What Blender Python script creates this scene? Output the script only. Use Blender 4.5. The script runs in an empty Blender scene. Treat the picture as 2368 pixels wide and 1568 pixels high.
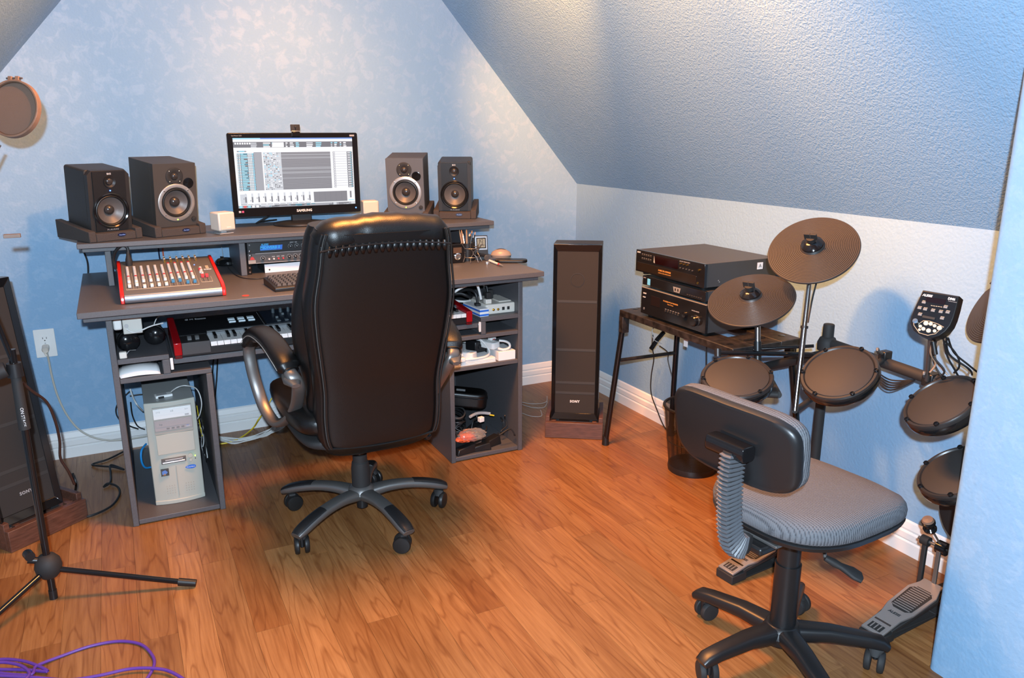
import bpy, math, random
from mathutils import Vector, Matrix
random.seed(7)
SC = bpy.context.scene
COL = SC.collection
PI = math.pi
# ------------------------------------------------------------------ camera
S = 1.1
CAM = Vector((-2.082, -3.4297, 1.2714)) * S
YAW, PITCH, ROLL, FPX = .4643, .2599, -.0009, 1813.08
_f = Vector((math.sin(YAW)*math.cos(PITCH), math.cos(YAW)*math.cos(PITCH), -math.sin(PITCH)))
_r = Vector((math.cos(YAW), -math.sin(YAW), 0)); _u = _r.cross(_f)
RT = _r*math.cos(ROLL)+_u*math.sin(ROLL); UP = -_r*math.sin(ROLL)+_u*math.cos(ROLL); FW = _f
cd = bpy.data.cameras.new('camera'); cam = bpy.data.objects.new('camera', cd); COL.objects.link(cam)
cd.sensor_width = 36; cd.lens = FPX/2368*36; cd.clip_start = .02
cam.matrix_world = Matrix(((RT.x, UP.x, -FW.x, CAM.x), (RT.y, UP.y, -FW.y, CAM.y), (RT.z, UP.z, -FW.z, CAM.z), (0, 0, 0, 1)))
SC.camera = cam
def ray(px, py): return FW + RT*((px-1184)/FPX) - UP*((py-784)/FPX)
def P(px, py, ax, v):          # the point of plane axis=v seen at a pixel of the photograph
    d = ray(px, py); return CAM + d*((v-CAM[ax])/d[ax])
def T(px, py, t): return CAM + ray(px, py)*t
# ------------------------------------------------------------------ light and exposure
SC.view_settings.view_transform = 'Standard'; SC.view_settings.look = 'None'
SC.view_settings.exposure = 0.0; SC.view_settings.gamma = 1.0; SC.view_settings.use_curve_mapping = False
w = bpy.data.worlds.new('world'); SC.world = w; w.use_nodes = True
w.node_tree.nodes['Background'].inputs[0].default_value = (.55, .6, .7, 1); w.node_tree.nodes['Background'].inputs[1].default_value = .05
def light(name, kind, loc, e, col, size=.03, aim=None, ang=60, blend=.5):
    l = bpy.data.lights.new(name, kind); l.energy = e; l.color = col
    o = bpy.data.objects.new(name, l); COL.objects.link(o); o.location = loc
    l.shadow_soft_size = size
    if aim is not None: o.rotation_euler = (Vector(aim)-Vector(loc)).to_track_quat('-Z', 'Y').to_euler()
    if kind == 'SPOT': l.spot_size = math.radians(ang); l.spot_blend = blend
    return o
WARM = (1, .37, .085)
fl = CAM + UP*.10 - FW*.12
light('camera_flash', 'SPOT', fl, 440, (.66, .83, 1.0), .018, CAM+FW*3, 105, .35)
LP = Vector((-1.5, -1.85, 2.3))
LPC = Vector((-1.5, -1.48, 2.3))
light('ceiling_lamp', 'POINT', LPC, 122, WARM, .30)
light('lamp_head_down', 'SPOT', LPC+Vector((.0, .0, -.04)), 210, WARM, .22, (-1.0, -1.5, 0), 120, 1)
light('lamp_head_back', 'SPOT', Vector((-1.66, -1.25, 2.42)), 105, WARM, .10, (-1.50, 0, 1.46), 50, 1)
light('lamp_head_right', 'SPOT', LP+Vector((.12, .05, .0)), 560, WARM, .04, (-.60, -.72, 1.82), 33, 1)
light('lamp_head_near', 'SPOT', LP+Vector((.12, -.08, .0)), 165, WARM, .04, (-.44, -2.08, 1.62), 34, 1)
light('lamp_head_drums', 'SPOT', LP+Vector((.10, .0, -.02)), 215, WARM, .05, (0, -1.6, .85), 75, 1)
light('lamp_head_left', 'SPOT', LP+Vector((-.12, .0, .0)), 200, WARM, .04, (-2.62, -.6, 1.65), 40, 1)
# ------------------------------------------------------------------ materials
MATS = {}
def mat(name, col, rough=.5, metal=0., spec=.5, emit=0., bump=0., bscale=200., var=0., vscale=30., coat=0., alpha=1., trans=0., sx=(1, 1, 1)):
    if name in MATS: return MATS[name]
    m = bpy.data.materials.new(name); m.use_nodes = True; nt = m.node_tree; b = nt.nodes['Principled BSDF']
    b.inputs['Base Color'].default_value = (*col, 1); b.inputs['Roughness'].default_value = rough
    b.inputs['Metallic'].default_value = metal; b.inputs['Specular IOR Level'].default_value = spec
    b.inputs['Coat Weight'].default_value = coat; b.inputs['Alpha'].default_value = alpha
    b.inputs['Transmission Weight'].default_value = trans
    if emit: b.inputs['Emission Color'].default_value = (*col, 1); b.inputs['Emission Strength'].default_value = emit
    if bump or var:
        tc = nt.nodes.new('ShaderNodeTexCoord'); mp = nt.nodes.new('ShaderNodeMapping'); mp.inputs['Scale'].default_value = sx
        nt.links.new(tc.outputs['Object'], mp.inputs[0])
    if bump:
        n = nt.nodes.new('ShaderNodeTexNoise'); n.inputs['Scale'].default_value = bscale; n.inputs['Detail'].default_value = 2
        bp = nt.nodes.new('ShaderNodeBump'); bp.inputs['Strength'].default_value = bump; bp.inputs['Distance'].default_value = .002
        nt.links.new(mp.outputs[0], n.inputs['Vector']); nt.links.new(n.outputs[0], bp.inputs['Height']); nt.links.new(bp.outputs[0], b.inputs['Normal'])
    if var:
        n = nt.nodes.new('ShaderNodeTexNoise'); n.inputs['Scale'].default_value = vscale; n.inputs['Detail'].default_value = 5
        r = nt.nodes.new('ShaderNodeValToRGB'); e = r.color_ramp.elements
        e[0].position = .3; e[1].position = .7
        e[0].color = (*[c*(1-var) for c in col], 1); e[1].color = (*[min(1, c*(1+var)) for c in col], 1)
        nt.links.new(mp.outputs[0], n.inputs['Vector']); nt.links.new(n.outputs[0], r.inputs[0]); nt.links.new(r.outputs[0], b.inputs['Base Color'])
    MATS[name] = m; return m
def L(*h):     # sRGB 0-255 to linear
    return tuple(((c/255)/12.92 if c/255 <= .04045 else ((c/255+.055)/1.055)**2.4) for c in h)
def paint(name, base, bs, strength, patchy):
    m = bpy.data.materials.new(name); m.use_nodes = True; nt = m.node_tree; b = nt.nodes['Principled BSDF']; N = nt.nodes.new; K = nt.links.new
    geo = N('ShaderNodeNewGeometry')
    n = N('ShaderNodeTexNoise'); n.inputs['Scale'].default_value = bs; n.inputs['Detail'].default_value = 3; n.inputs['Roughness'].default_value = .55
    v = N('ShaderNodeTexNoise'); v.inputs['Scale'].default_value = bs*.5; v.inputs['Detail'].default_value = 1
    ad = N('ShaderNodeMath'); ad.operation = 'ADD'
    K(geo.outputs['Position'], n.inputs['Vector']); K(geo.outputs['Position'], v.inputs['Vector']); K(n.outputs[0], ad.inputs[0]); K(v.outputs[0], ad.inputs[1])
    bp = N('ShaderNodeBump'); bp.inputs['Strength'].default_value = strength; bp.inputs['Distance'].default_value = .0022
    K(ad.outputs[0], bp.inputs['Height']); K(bp.outputs[0], b.inputs['Normal'])
    # blotchy gloss: uneven roughness, its bright sheen also painted in as paler blue
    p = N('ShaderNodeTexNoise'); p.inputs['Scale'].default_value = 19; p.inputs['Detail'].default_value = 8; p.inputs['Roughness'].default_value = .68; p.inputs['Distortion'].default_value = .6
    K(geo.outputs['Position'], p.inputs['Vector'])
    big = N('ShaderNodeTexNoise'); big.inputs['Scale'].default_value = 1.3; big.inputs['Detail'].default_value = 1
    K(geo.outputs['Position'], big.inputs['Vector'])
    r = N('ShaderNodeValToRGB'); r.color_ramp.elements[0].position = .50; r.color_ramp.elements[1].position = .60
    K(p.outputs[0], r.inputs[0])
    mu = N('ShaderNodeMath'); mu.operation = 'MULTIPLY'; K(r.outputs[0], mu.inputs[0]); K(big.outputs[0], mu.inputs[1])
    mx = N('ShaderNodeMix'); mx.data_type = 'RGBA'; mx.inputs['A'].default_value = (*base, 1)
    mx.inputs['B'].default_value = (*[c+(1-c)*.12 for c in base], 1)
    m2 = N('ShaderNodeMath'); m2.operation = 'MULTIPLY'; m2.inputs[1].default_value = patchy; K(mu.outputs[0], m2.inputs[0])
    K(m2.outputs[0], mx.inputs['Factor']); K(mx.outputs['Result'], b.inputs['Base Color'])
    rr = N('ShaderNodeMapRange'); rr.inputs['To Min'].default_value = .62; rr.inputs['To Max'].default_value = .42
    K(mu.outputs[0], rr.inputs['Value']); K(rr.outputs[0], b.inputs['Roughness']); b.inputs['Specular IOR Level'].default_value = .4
    return m
BLUE = (.222, .39, .58)
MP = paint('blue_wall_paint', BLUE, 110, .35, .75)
MP2 = paint('blue_slope_paint', BLUE, 185, .75, .3)
MPR = paint('blue_knee_wall_paint', BLUE, 110, .45, .12)
MTRIM = mat('white_trim', (.80, .80, .79), .35)
def wood_floor():
    m = bpy.data.materials.new('oak_plank'); m.use_nodes = True; nt = m.node_tree; b = nt.nodes['Principled BSDF']; N = nt.nodes.new; K = nt.links.new
    geo = N('ShaderNodeNewGeometry'); oi = N('ShaderNodeObjectInfo')
    mp = N('ShaderNodeMapping'); mp.inputs['Scale'].default_value = (1, .11, 1); K(geo.outputs['Position'], mp.inputs[0])
    off = N('ShaderNodeVectorMath'); off.operation = 'SCALE'; off.inputs['Scale'].default_value = 40
    cx = N('ShaderNodeCombineXYZ'); K(oi.outputs['Random'], cx.inputs[0]); K(oi.outputs['Random'], cx.inputs[1]); K(cx.outputs[0], off.inputs[0])
    av = N('ShaderNodeVectorMath'); K(mp.outputs[0], av.inputs[0]); K(off.outputs[0], av.inputs[1])
    ws = N('ShaderNodeTexNoise'); ws.inputs['Scale'].default_value = 8; ws.inputs['Detail'].default_value = 3; ws.inputs['Roughness'].default_value = .42; K(av.outputs[0], ws.inputs['Vector'])
    ml = N('ShaderNodeMath'); ml.operation = 'MULTIPLY'; ml.inputs[1].default_value = 13; K(ws.outputs[0], ml.inputs[0])
    fr = N('ShaderNodeMath'); fr.operation = 'PINGPONG'; fr.inputs[1].default_value = .5; K(ml.outputs[0], fr.inputs[0])
    rings = N('ShaderNodeValToRGB'); e = rings.color_ramp.elements; e[0].position = 0; e[0].color = (0, 0, 0, 1); e[1].position = .13; e[1].color = (1, 1, 1, 1); K(fr.outputs[0], rings.inputs[0])
    fine = N('ShaderNodeTexNoise'); fine.inputs['Scale'].default_value = 95; fine.inputs['Detail'].default_value = 4; fine.inputs['Roughness'].default_value = .6
    mp2 = N('ShaderNodeMapping'); mp2.inputs['Scale'].default_value = (1, .05, 1); K(geo.outputs['Position'], mp2.inputs[0]); K(mp2.outputs[0], fine.inputs['Vector'])
    c1 = N('ShaderNodeValToRGB'); e = c1.color_ramp.elements; e[0].position = .3; e[0].color = (.225, .094, .030, 1); e[1].position = .7; e[1].color = (.345, .168, .062, 1); K(fine.outputs[0], c1.inputs[0])
    mx = N('ShaderNodeMix'); mx.data_type = 'RGBA'; mx.blend_type = 'MULTIPLY'; mx.inputs['B'].default_value = (.62, .50, .42, 1)
    inv = N('ShaderNodeMath'); inv.operation = 'MULTIPLY_ADD'; inv.inputs[1].default_value = -.70; inv.inputs[2].default_value = .70; K(rings.outputs[0], inv.inputs[0])
    K(inv.outputs[0], mx.inputs['Factor']); K(c1.outputs[0], mx.inputs['A'])
    # broad tone drift and knots
    bg = N('ShaderNodeTexNoise'); bg.inputs['Scale'].default_value = 3.5; bg.inputs['Detail'].default_value = 2; K(av.outputs[0], bg.inputs['Vector'])
    bgr = N('ShaderNodeValToRGB'); e = bgr.color_ramp.elements; e[0].position = .3; e[0].color = (.74, .62, .52, 1); e[1].position = .62; e[1].color = (1.0, 1.0, 1.0, 1); K(bg.outputs[0], bgr.inputs[0])
    m2 = N('ShaderNodeMix'); m2.data_type = 'RGBA'; m2.blend_type = 'MULTIPLY'; m2.inputs['Factor'].default_value = 1; K(mx.outputs['Result'], m2.inputs['A']); K(bgr.outputs[0], m2.inputs['B'])
    tone = N('ShaderNodeMapRange'); tone.inputs['To Min'].default_value = .84; tone.inputs['To Max'].default_value = 1.14; K(oi.outputs['Random'], tone.inputs['Value'])
    hv = N('ShaderNodeHueSaturation'); K(tone.outputs[0], hv.inputs['Value']); K(m2.outputs['Result'], hv.inputs['Color'])
    K(hv.outputs[0], b.inputs['Base Color'])
    b.inputs['Roughness'].default_value = .36; b.inputs['Specular IOR Level'].default_value = .42
    bp = N('ShaderNodeBump'); bp.inputs['Strength'].default_value = .12; bp.inputs['Distance'].default_value = .0006; K(fine.outputs[0], bp.inputs['Height']); K(bp.outputs[0], b.inputs['Normal'])
    return m
MFLOOR = wood_floor()
MDESK = mat('grey_laminate', (.090, .089, .096), .45, bump=.15, bscale=600, var=.10, vscale=220)
MEDGE = mat('grey_edge_band', (.105, .098, .105), .4)
MBLK = mat('black_plastic', (.012, .012, .013), .38)
MBLKM = mat('black_matte', (.018, .017, .017), .7)
MBLKG = mat('black_gloss', (.008, .008, .009), .12)
MVINYL = mat('black_vinyl_cabinet', (.020, .018, .017), .5, bump=.2, bscale=900)
MGREYV = mat('charcoal_vinyl_cabinet', (.050, .043, .038), .55, bump=.2, bscale=900)
MGREYB = mat('slate_baffle', (.085, .088, .095), .5, bump=.1, bscale=900)
MFOAM = mat('charcoal_foam', (.060, .048, .043), .95, bump=.6, bscale=500, var=.3, vscale=400)
MCONE = mat('graphite_cone', (.11, .10, .095), .42, metal=.15)
MRUB = mat('black_rubber', (.010, .010, .010), .45)
MRING = mat('silver_ring', (.48, .46, .44), .35, metal=.7)
MDOME = mat('dust_cap', (.035, .030, .028), .22)
MCHR = mat('chrome', (.75, .75, .76), .14, metal=1)
MDCH = mat('dark_chrome', (.34, .32, .31), .2, metal=1)
MALU = mat('brushed_aluminium', (.55, .57, .60), .3, metal=.9)
MGUN = mat('pewter_metal', (.18, .172, .165), .38, metal=.65)
MLEA = mat('black_leather', (.0035, .0033, .0034), .38, bump=.18, bscale=420, spec=.5)
MLEAP = mat('black_leather_piping', (.010, .010, .010), .3)
MSTI = mat('pale_stitching', (.45, .42, .38), .7)
MBEI = mat('beige_plastic', (.45, .455, .40), .45)
MCRM = mat('cream_plastic', (.74, .68, .60), .4)
MWHT = mat('white_plastic', (.78, .78, .76), .35)
MWHTC = mat('white_cable_jacket', (.70, .70, .68), .45)
MPAP = mat('paper', (.82, .80, .79), .7)
MRED = mat('red_lacquer', (.62, .018, .012), .25)
MDRED = mat('red_translucent_plastic', (.33, .004, .008), .18)
MGRY = mat('mid_grey', (.20, .20, .20), .5)
MLG = mat('light_grey', (.42, .42, .42), .5)
MFAB = None
MCAB = mat('black_cable_jacket', (.012, .012, .013), .5)
MPUR = mat('purple_cable_jacket', (.095, .032, .26), .5)
MYEL = mat('yellow_cable_jacket', (.75, .55, .02), .45)
MORA = mat('orange_cable_jacket', (.65, .13, .04), .45)
MBRO = mat('brown_stained_board', (.105, .045, .030), .4, var=.35, vscale=18, sx=(1, 8, 8), bump=.1, bscale=60)
MPRINT = mat('white_print', (.70, .70, .70), .5)
MPRINTD = mat('grey_print', (.30, .30, .31), .5)
MGOLD = mat('gold_print', (.42, .20, .05), .4)
MCYAN = mat('cyan_print', (.04, .42, .78), .45)
MHOOP = mat('wooden_hoop', (.19, .12, .085), .5, var=.2, vscale=30)
MCYM = mat('black_cymbal_rubber', (.027, .024, .023), .45)
MHEAD = mat('drum_head_rubber', (.024, .022, .022), .66, bump=.15, bscale=900)
MRIM = mat('black_rim_rubber', (.022, .020, .020), .35)
MWORN = mat('worn_black_metal', (.017, .014, .013), .42, var=.8, vscale=40)
MLEDB = mat('blue_led', (.05, .15, 1.0), .3, emit=9)
MLEDG = mat('green_led', (.35, 1.0, .05), .3, emit=5)
MBLUEP = mat('blue_print', (.03, .16, .62), .45)
def fabric():
    m = bpy.data.materials.new('grey_woven_fabric'); m.use_nodes = True; nt = m.node_tree; b = nt.nodes['Principled BSDF']; N = nt.nodes.new; K = nt.links.new
    tc = N('ShaderNodeTexCoord')
    wv = N('ShaderNodeTexWave'); wv.bands_direction = 'X'; wv.inputs['Scale'].default_value = 48; wv.inputs['Distortion'].default_value = .6; wv.inputs['Detail Scale'].default_value = 3; K(tc.outputs['Object'], wv.inputs['Vector'])
    w2 = N('ShaderNodeTexWave'); w2.bands_direction = 'Y'; w2.inputs['Scale'].default_value = 60; w2.inputs['Distortion'].default_value = 1; K(tc.outputs['Object'], w2.inputs['Vector'])
    ns = N('ShaderNodeTexNoise'); ns.inputs['Scale'].default_value = 260; K(tc.outputs['Object'], ns.inputs['Vector'])
    m1 = N('ShaderNodeMath'); m1.operation = 'MULTIPLY_ADD'; m1.inputs[1].default_value = .35; K(w2.outputs['Fac'], m1.inputs[0]); K(wv.outputs['Fac'], m1.inputs[2])
    a = N('ShaderNodeMath'); a.operation = 'MULTIPLY_ADD'; a.inputs[1].default_value = .7; K(ns.outputs[0], a.inputs[0]); K(m1.outputs[0], a.inputs[2])
    r = N('ShaderNodeValToRGB'); e = r.color_ramp.elements; e[0].position = .35; e[0].color = (.055, .058, .066, 1); e[1].position = 1.05 if False else 1.0; e[1].color = (.135, .14, .152, 1); K(a.outputs[0], r.inputs[0])
    K(r.outputs[0], b.inputs['Base Color']); b.inputs['Roughness'].default_value = .9
    bp = N('ShaderNodeBump'); bp.inputs['Strength'].default_value = .5; bp.inputs['Distance'].default_value = .002; K(a.outputs[0], bp.inputs['Height']); K(bp.outputs[0], b.inputs['Normal'])
    return m
MFAB = fabric()
# ------------------------------------------------------------------ mesh helpers
class MB:
    def __init__(s): s.v = []; s.f = []; s.m = []
    def add(s, vs, fs, mi=0, M=None):
        o = len(s.v)
        s.v += [tuple(M @ Vector(v)) if M else tuple(v) for v in vs]
        s.f += [tuple(i+o for i in f) for f in fs]; s.m += [mi]*len(fs); return s
    def box(s, x0, x1, y0, y1, z0, z1, mi=0, M=None):
        return s.add([(x0, y0, z0), (x1, y0, z0), (x1, y1, z0), (x0, y1, z0), (x0, y0, z1), (x1, y0, z1), (x1, y1, z1), (x0, y1, z1)],
                     [(0, 3, 2, 1), (4, 5, 6, 7), (0, 1, 5, 4), (1, 2, 6, 5), (2, 3, 7, 6), (3, 0, 4, 7)], mi, M)
    def prism(s, poly, h0, h1, mi=0, M=None):      # polygon in xy, extruded along z
        n = len(poly)
        return s.add([(x, y, h0) for x, y in poly]+[(x, y, h1) for x, y in poly],
                     [tuple(reversed(range(n))), tuple(range(n, 2*n))]+[(i, (i+1) % n, n+(i+1) % n, n+i) for i in range(n)], mi, M)
    def lathe(s, prof, n=32, mi=0, M=None):        # profile of (r, z), top-down or bottom-up, around z
        vs = []; fs = []
        for r, z in prof:
            for i in range(n): a = 2*PI*i/n; vs.append((r*math.cos(a), r*math.sin(a), z))
        k = len(prof)
        for j in range(k-1):
            for i in range(n): fs.append((j*n+i, j*n+(i+1) % n, (j+1)*n+(i+1) % n, (j+1)*n+i))
        return s.add(vs, fs, mi, M)
    def sweep(s, pts, secs, n=12, ex=2., up=(0, 0, 1), mi=0, closed=False, M=None):   # secs: (width, height) per point or one
        pts = [Vector(p) for p in pts]; k = len(pts)
        if not isinstance(secs, list): secs = [secs]*k
        vs = []; fs = []; side0 = None
        for j, p in enumerate(pts):
            a = pts[(j-1) % k] if (closed or j > 0) else p; b = pts[(j+1) % k] if (closed or j < k-1) else p
            t = (b-a).normalized()
            if up is None:
                if side0 is None: ref = Vector((0, 0, 1)) if abs(t.z) < .9 else Vector((1, 0, 0)); sd = t.cross(ref).normalized()
                else: sd = (side0-t*side0.dot(t)).normalized()
                side0 = sd
            else:
                sd = t.cross(Vector(up))
                sd = sd.normalized() if sd.length > 1e-4 else (side0 or Vector((1, 0, 0)))
                if side0 is not None and sd.dot(side0) < 0: sd = -sd
                side0 = sd
            u = sd.cross(t).normalized(); wd, ht = secs[j] if isinstance(secs[j], (tuple, list)) else (secs[j], secs[j])
            for i in range(n):
                th = 2*PI*i/n; c, q = math.cos(th), math.sin(th)
                c = math.copysign(abs(c)**(2/ex), c); q = math.copysign(abs(q)**(2/ex), q)
                vs.append(p+sd*(wd*c)+u*(ht*q))
        rng = k if closed else k-1
        for j in range(rng):
            for i in range(n): fs.append((j*n+i, j*n+(i+1) % n, ((j+1) % k)*n+(i+1) % n, ((j+1) % k)*n+i))
        if not closed: fs.append(tuple(reversed(range(n)))); fs.append(tuple(range((k-1)*n, k*n)))
        return s.add(vs, fs, mi, M)
    def cyl(s, p0, p1, r0, r1=None, n=16, mi=0, M=None):
        return s.sweep([p0, p1], [(r0, r0), (r1 if r1 is not None else r0,)*2], n, 2., None, mi, False, M)
    def build(s, name, mats, parent=None, bevel=0., seg=2, smooth=True, ang=35, loc=None, rotz=0.):
        me = bpy.data.meshes.new(name); me.from_pydata([tuple(v) for v in s.v], [], s.f)
        for m_ in (mats if isinstance(mats, (list, tuple)) else [mats]): me.materials.append(m_)
        me.polygons.foreach_set('material_index', s.m)
        import bmesh
        b = bmesh.new(); b.from_mesh(me); bmesh.ops.recalc_face_normals(b, faces=b.faces); b.to_mesh(me); b.free()
        if smooth:
            me.polygons.foreach_set('use_smooth', [True]*len(me.polygons)); me.set_sharp_from_angle(angle=math.radians(ang))
        me.update()
        o = bpy.data.objects.new(name, me); COL.objects.link(o)
        if parent: o.parent = parent
        if loc is not None: o.location = loc
        if rotz: o.rotation_euler.z = rotz
        if bevel:
            md = o.modifiers.new('bevel', 'BEVEL'); md.width = bevel; md.segments = seg; md.limit_method = 'ANGLE'; md.angle_limit = math.radians(40); md.harden_normals = False
        return o
def BX(name, m, parent, x0, x1, y0, y1, z0, z1, bevel=.0015, M=None): return MB().box(x0, x1, y0, y1, z0, z1, 0, M).build(name, m, parent, bevel)
def tag(o, label, cat=None, group=None, kind=None):
    if label: o['label'] = label
    if cat: o['category'] = cat
    if group: o['group'] = group
    if kind: o['kind'] = kind
    return o
def thing(name, label, cat, loc=(0, 0, 0), rotz=0., group=None, rot=None):
    o = bpy.data.objects.new(name, None); COL.objects.link(o); o.location = loc; o.empty_display_size = .05
    o.rotation_euler = rot if rot is not None else (0, 0, rotz)
    return tag(o, label, cat, group)
def smoothpts(pts, n=6, closed=False):
    pts = [Vector(p) for p in pts]; k = len(pts); out = []
    for i in range(k if closed else k-1):
        g = lambda j: pts[j % k] if closed else pts[max(0, min(k-1, j))]
        p0, p1, p2, p3 = g(i-1), g(i), g(i+1), g(i+2)
        for j in range(n):
            t = j/n
            out.append(.5*((2*p1)+(p2-p0)*t+(2*p0-5*p1+4*p2-p3)*t*t+(3*p1-p0-3*p2+p3)*t**3))
    if not closed: out.append(pts[-1])
    return out
def cable(name, label, cat, pts, r, m, parent=None, group=None, n=6, sides=8):
    o = MB().sweep(smoothpts(pts, n), r, sides, 2., None).build(name, m, parent)
    if parent is None: tag(o, label, cat, group)
    elif label: o['label'] = label
    return o
FONTM = {}
def text(name, s, size, m, parent, M, ex=.0004, align='CENTER', shear=0., bold=0., sp=1.):
    cu = bpy.data.curves.new(name, 'FONT'); cu.body = s; cu.size = size; cu.extrude = ex; cu.align_x = align; cu.align_y = 'CENTER'; cu.shear = shear; cu.offset = bold; cu.resolution_u = 2; cu.space_character = sp
    o = bpy.data.objects.new(name, cu); COL.objects.link(o); bpy.context.view_layer.update()
    me = bpy.data.meshes.new_from_object(o.evaluated_get(bpy.context.evaluated_depsgraph_get()))
    bpy.data.objects.remove(o); me.materials.clear(); me.materials.append(m); me.transform(M)
    o = bpy.data.objects.new(name, me); COL.objects.link(o); o.parent = parent
    return o
def TX(x, y, z): return Matrix.Translation((x, y, z))
def RX(a): return Matrix.Rotation(a, 4, 'X')
def RY(a): return Matrix.Rotation(a, 4, 'Y')
def RZ(a): return Matrix.Rotation(a, 4, 'Z')
FRONT = RX(PI/2)                       # a flat design (x right, y up) turned to face -y
def rrect(w_, h, r, n=5):              # rounded rectangle polygon, centred
    out = []
    for cx, cy, a0 in ((w_/2-r, h/2-r, 0), (-w_/2+r, h/2-r, 90), (-w_/2+r, -h/2+r, 180), (w_/2-r, -h/2+r, 270)):
        for i in range(n+1): a = math.radians(a0+90*i/n); out.append((cx+r*math.cos(a), cy+r*math.sin(a)))
    return out
def clone(o, parent=None):
    c = o.copy(); COL.objects.link(c); c.parent = parent
    for ch in list(o.children): clone(ch, c)
    return c
def struct(o): o['kind'] = 'structure'; return o
# ------------------------------------------------------------------ the room
ZK = 1.115; XR = 0.; XL = -3.07; YB = 0.; YF = -5.2; TA = 1.145; ZC = 2.5
xr_top = -(ZC-ZK)/TA; xl_top = XL-xr_top
TH = .1
fl_ = struct(BX('floor', mat('subfloor', (.05, .03, .02), .8), None, XL-TH, XR+TH, YF-TH, YB+TH, -.12, -.009, 0))
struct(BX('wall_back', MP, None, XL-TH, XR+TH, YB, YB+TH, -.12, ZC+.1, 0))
struct(BX('wall_right', MPR, None, XR, XR+TH, YF, YB, -.12, ZK, 0))
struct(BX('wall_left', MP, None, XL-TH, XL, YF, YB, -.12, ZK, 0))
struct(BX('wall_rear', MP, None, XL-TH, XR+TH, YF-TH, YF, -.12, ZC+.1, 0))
def slope(name, xa, za, xb, zb, s):
    n = Vector((zb-za, 0, -(xb-xa))).normalized()*TH*s
    o = MB().add([(xa, YF, za), (xb, YF, zb), (xb+n.x, YF, zb+n.z), (xa+n.x, YF, za+n.z), (xa, YB, za), (xb, YB, zb), (xb+n.x, YB, zb+n.z), (xa+n.x, YB, za+n.z)],
             [(0, 1, 2, 3), (4, 7, 6, 5), (0, 4, 5, 1), (2, 6, 7, 3), (1, 5, 6, 2), (0, 3, 7, 4)]).build(name, MP2, None)
    return struct(o)
slope('ceiling_slope_right', XR, ZK, xr_top, ZC, 1)
slope('ceiling_slope_left', XL, ZK, xl_top, ZC, -1)
struct(BX('ceiling', MP2, None, xl_top, xr_top, YF, YB, ZC, ZC+.1, 0))
# stub of the front wall beside the doorway the picture is taken from, with rounded drywall corners
WX, WY0, WY1 = -.478, -2.960, -2.650
prof = [(XR, WY1), (WX+.02, WY1)]+[(WX+.02-.02*math.sin(a), WY1-.02+.02*math.cos(a)) for a in [math.radians(i*18) for i in range(1, 6)]]
prof += [(WX+.02-.02*math.cos(a), WY0+.02-.02*math.sin(a)) for a in [math.radians(i*18) for i in range(0, 6)]]+[(XR, WY0)]
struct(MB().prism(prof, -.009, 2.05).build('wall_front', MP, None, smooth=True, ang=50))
# planks: 0.1 m wide, ends staggered, every one an object of its own
def plank_mesh(l, wd=.1):
    return MB().box(-wd/2+.0003, wd/2-.0003, -l/2+.0003, l/2-.0003, -.009, 0).build('plank', MFLOOR, fl_, bevel=0, smooth=False)
pl0 = plank_mesh(.92); first = True; NPL = 0
x = XL+.05; i = 0
while x < XR+.04:
    y = YB-.92*((i*.37+.13*(i % 3)) % 1)+.0
    row = [(YB+y)/2] if False else []
    if YB-y > .02:
        MB().box(x-.05+.0003, min(x+.05, XR)-.0003, y+.0003, YB, -.009, 0).build('plank', MFLOOR, fl_, smooth=False)
    while y > -3.55:
        o = pl0 if first else pl0.copy()
        if not first: COL.objects.link(o)
        first = False; o.parent = fl_; o.location = (x, y-.46, 0); y -= .92; NPL += 1
    MB().box(x-.05, min(x+.05, XR), YF, y-.0003, -.009, 0).build('plank', MFLOOR, fl_, smooth=False)
    x += .1; i += 1
# baseboards: colonial profile swept along the walls
BP = [(0, 0), (.017, 0), (.017, .044), (.010, .048), (.016, .056), (.016, .076), (.008, .081), (.012, .090), (.007, .112), (0, .117)]
def baseboard(name, a, b, nrm):
    a, b, nrm = Vector(a), Vector(b), Vector(nrm); vs = []; n = len(BP)
    for p in (a, b): vs += [p+nrm*d+Vector((0, 0, h)) for d, h in BP]
    return struct(MB().add(vs, [tuple(range(n)), tuple(range(n, 2*n))]+[(i, (i+1) % n, n+(i+1) % n, n+i) for i in range(n)]).build(name, MTRIM, None))
baseboard('baseboard_back', (XL, YB, 0), (XR, YB, 0), (0, -1, 0))
baseboard('baseboard_right', (XR, YB-.016, 0), (XR, WY1, 0), (-1, 0, 0))
baseboard('baseboard_left', (XL, YB-.016, 0), (XL, YF, 0), (1, 0, 0))
# ------------------------------------------------------------------ the desk
DX0, DX1, DX2, DX3, DF, DB = -2.366, -2.045, -1.113, -.769, -.838, -.10
ZT, ZS, TP = .825, .998, .020
desk = thing('studio_desk', 'wide dark grey laminate studio desk with raised upper shelf and two open side cabinets', 'desk', (0, 0, 0))
def board(name, *a): return BX(name, MDESK, desk, *a, .002)
board('table_top', -2.444, -.708, -.918, -.09, ZT-.021, ZT)
board('top_apron', -2.43, -.716, -.88, -.11, ZT-.042, ZT-.0215)
for a, b in ((DX0, DX0+TP), (DX3-TP, DX3)): board('side_panel', a, b, DF, DB, 0, ZT-.0425)
for a, b in ((DX1-TP, DX1), (DX2, DX2+TP)): board('side_panel', a, b, DF, DB, 0, .544)
for a, b in ((DX0, DX1), (DX2, DX3)):
    i0, i1 = a+TP+.0003, b-TP-.0003
    board('bottom_board', i0, i1, DF+.004, DB, .004, .022)
    board('shelf_board', (i0 if a == DX0 else a), (b if a == DX0 else i1), DF+.002, DB, .5443, .562)
d0, d1 = -2.205, -2.181; e0, e1 = -.966, -.944
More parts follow.
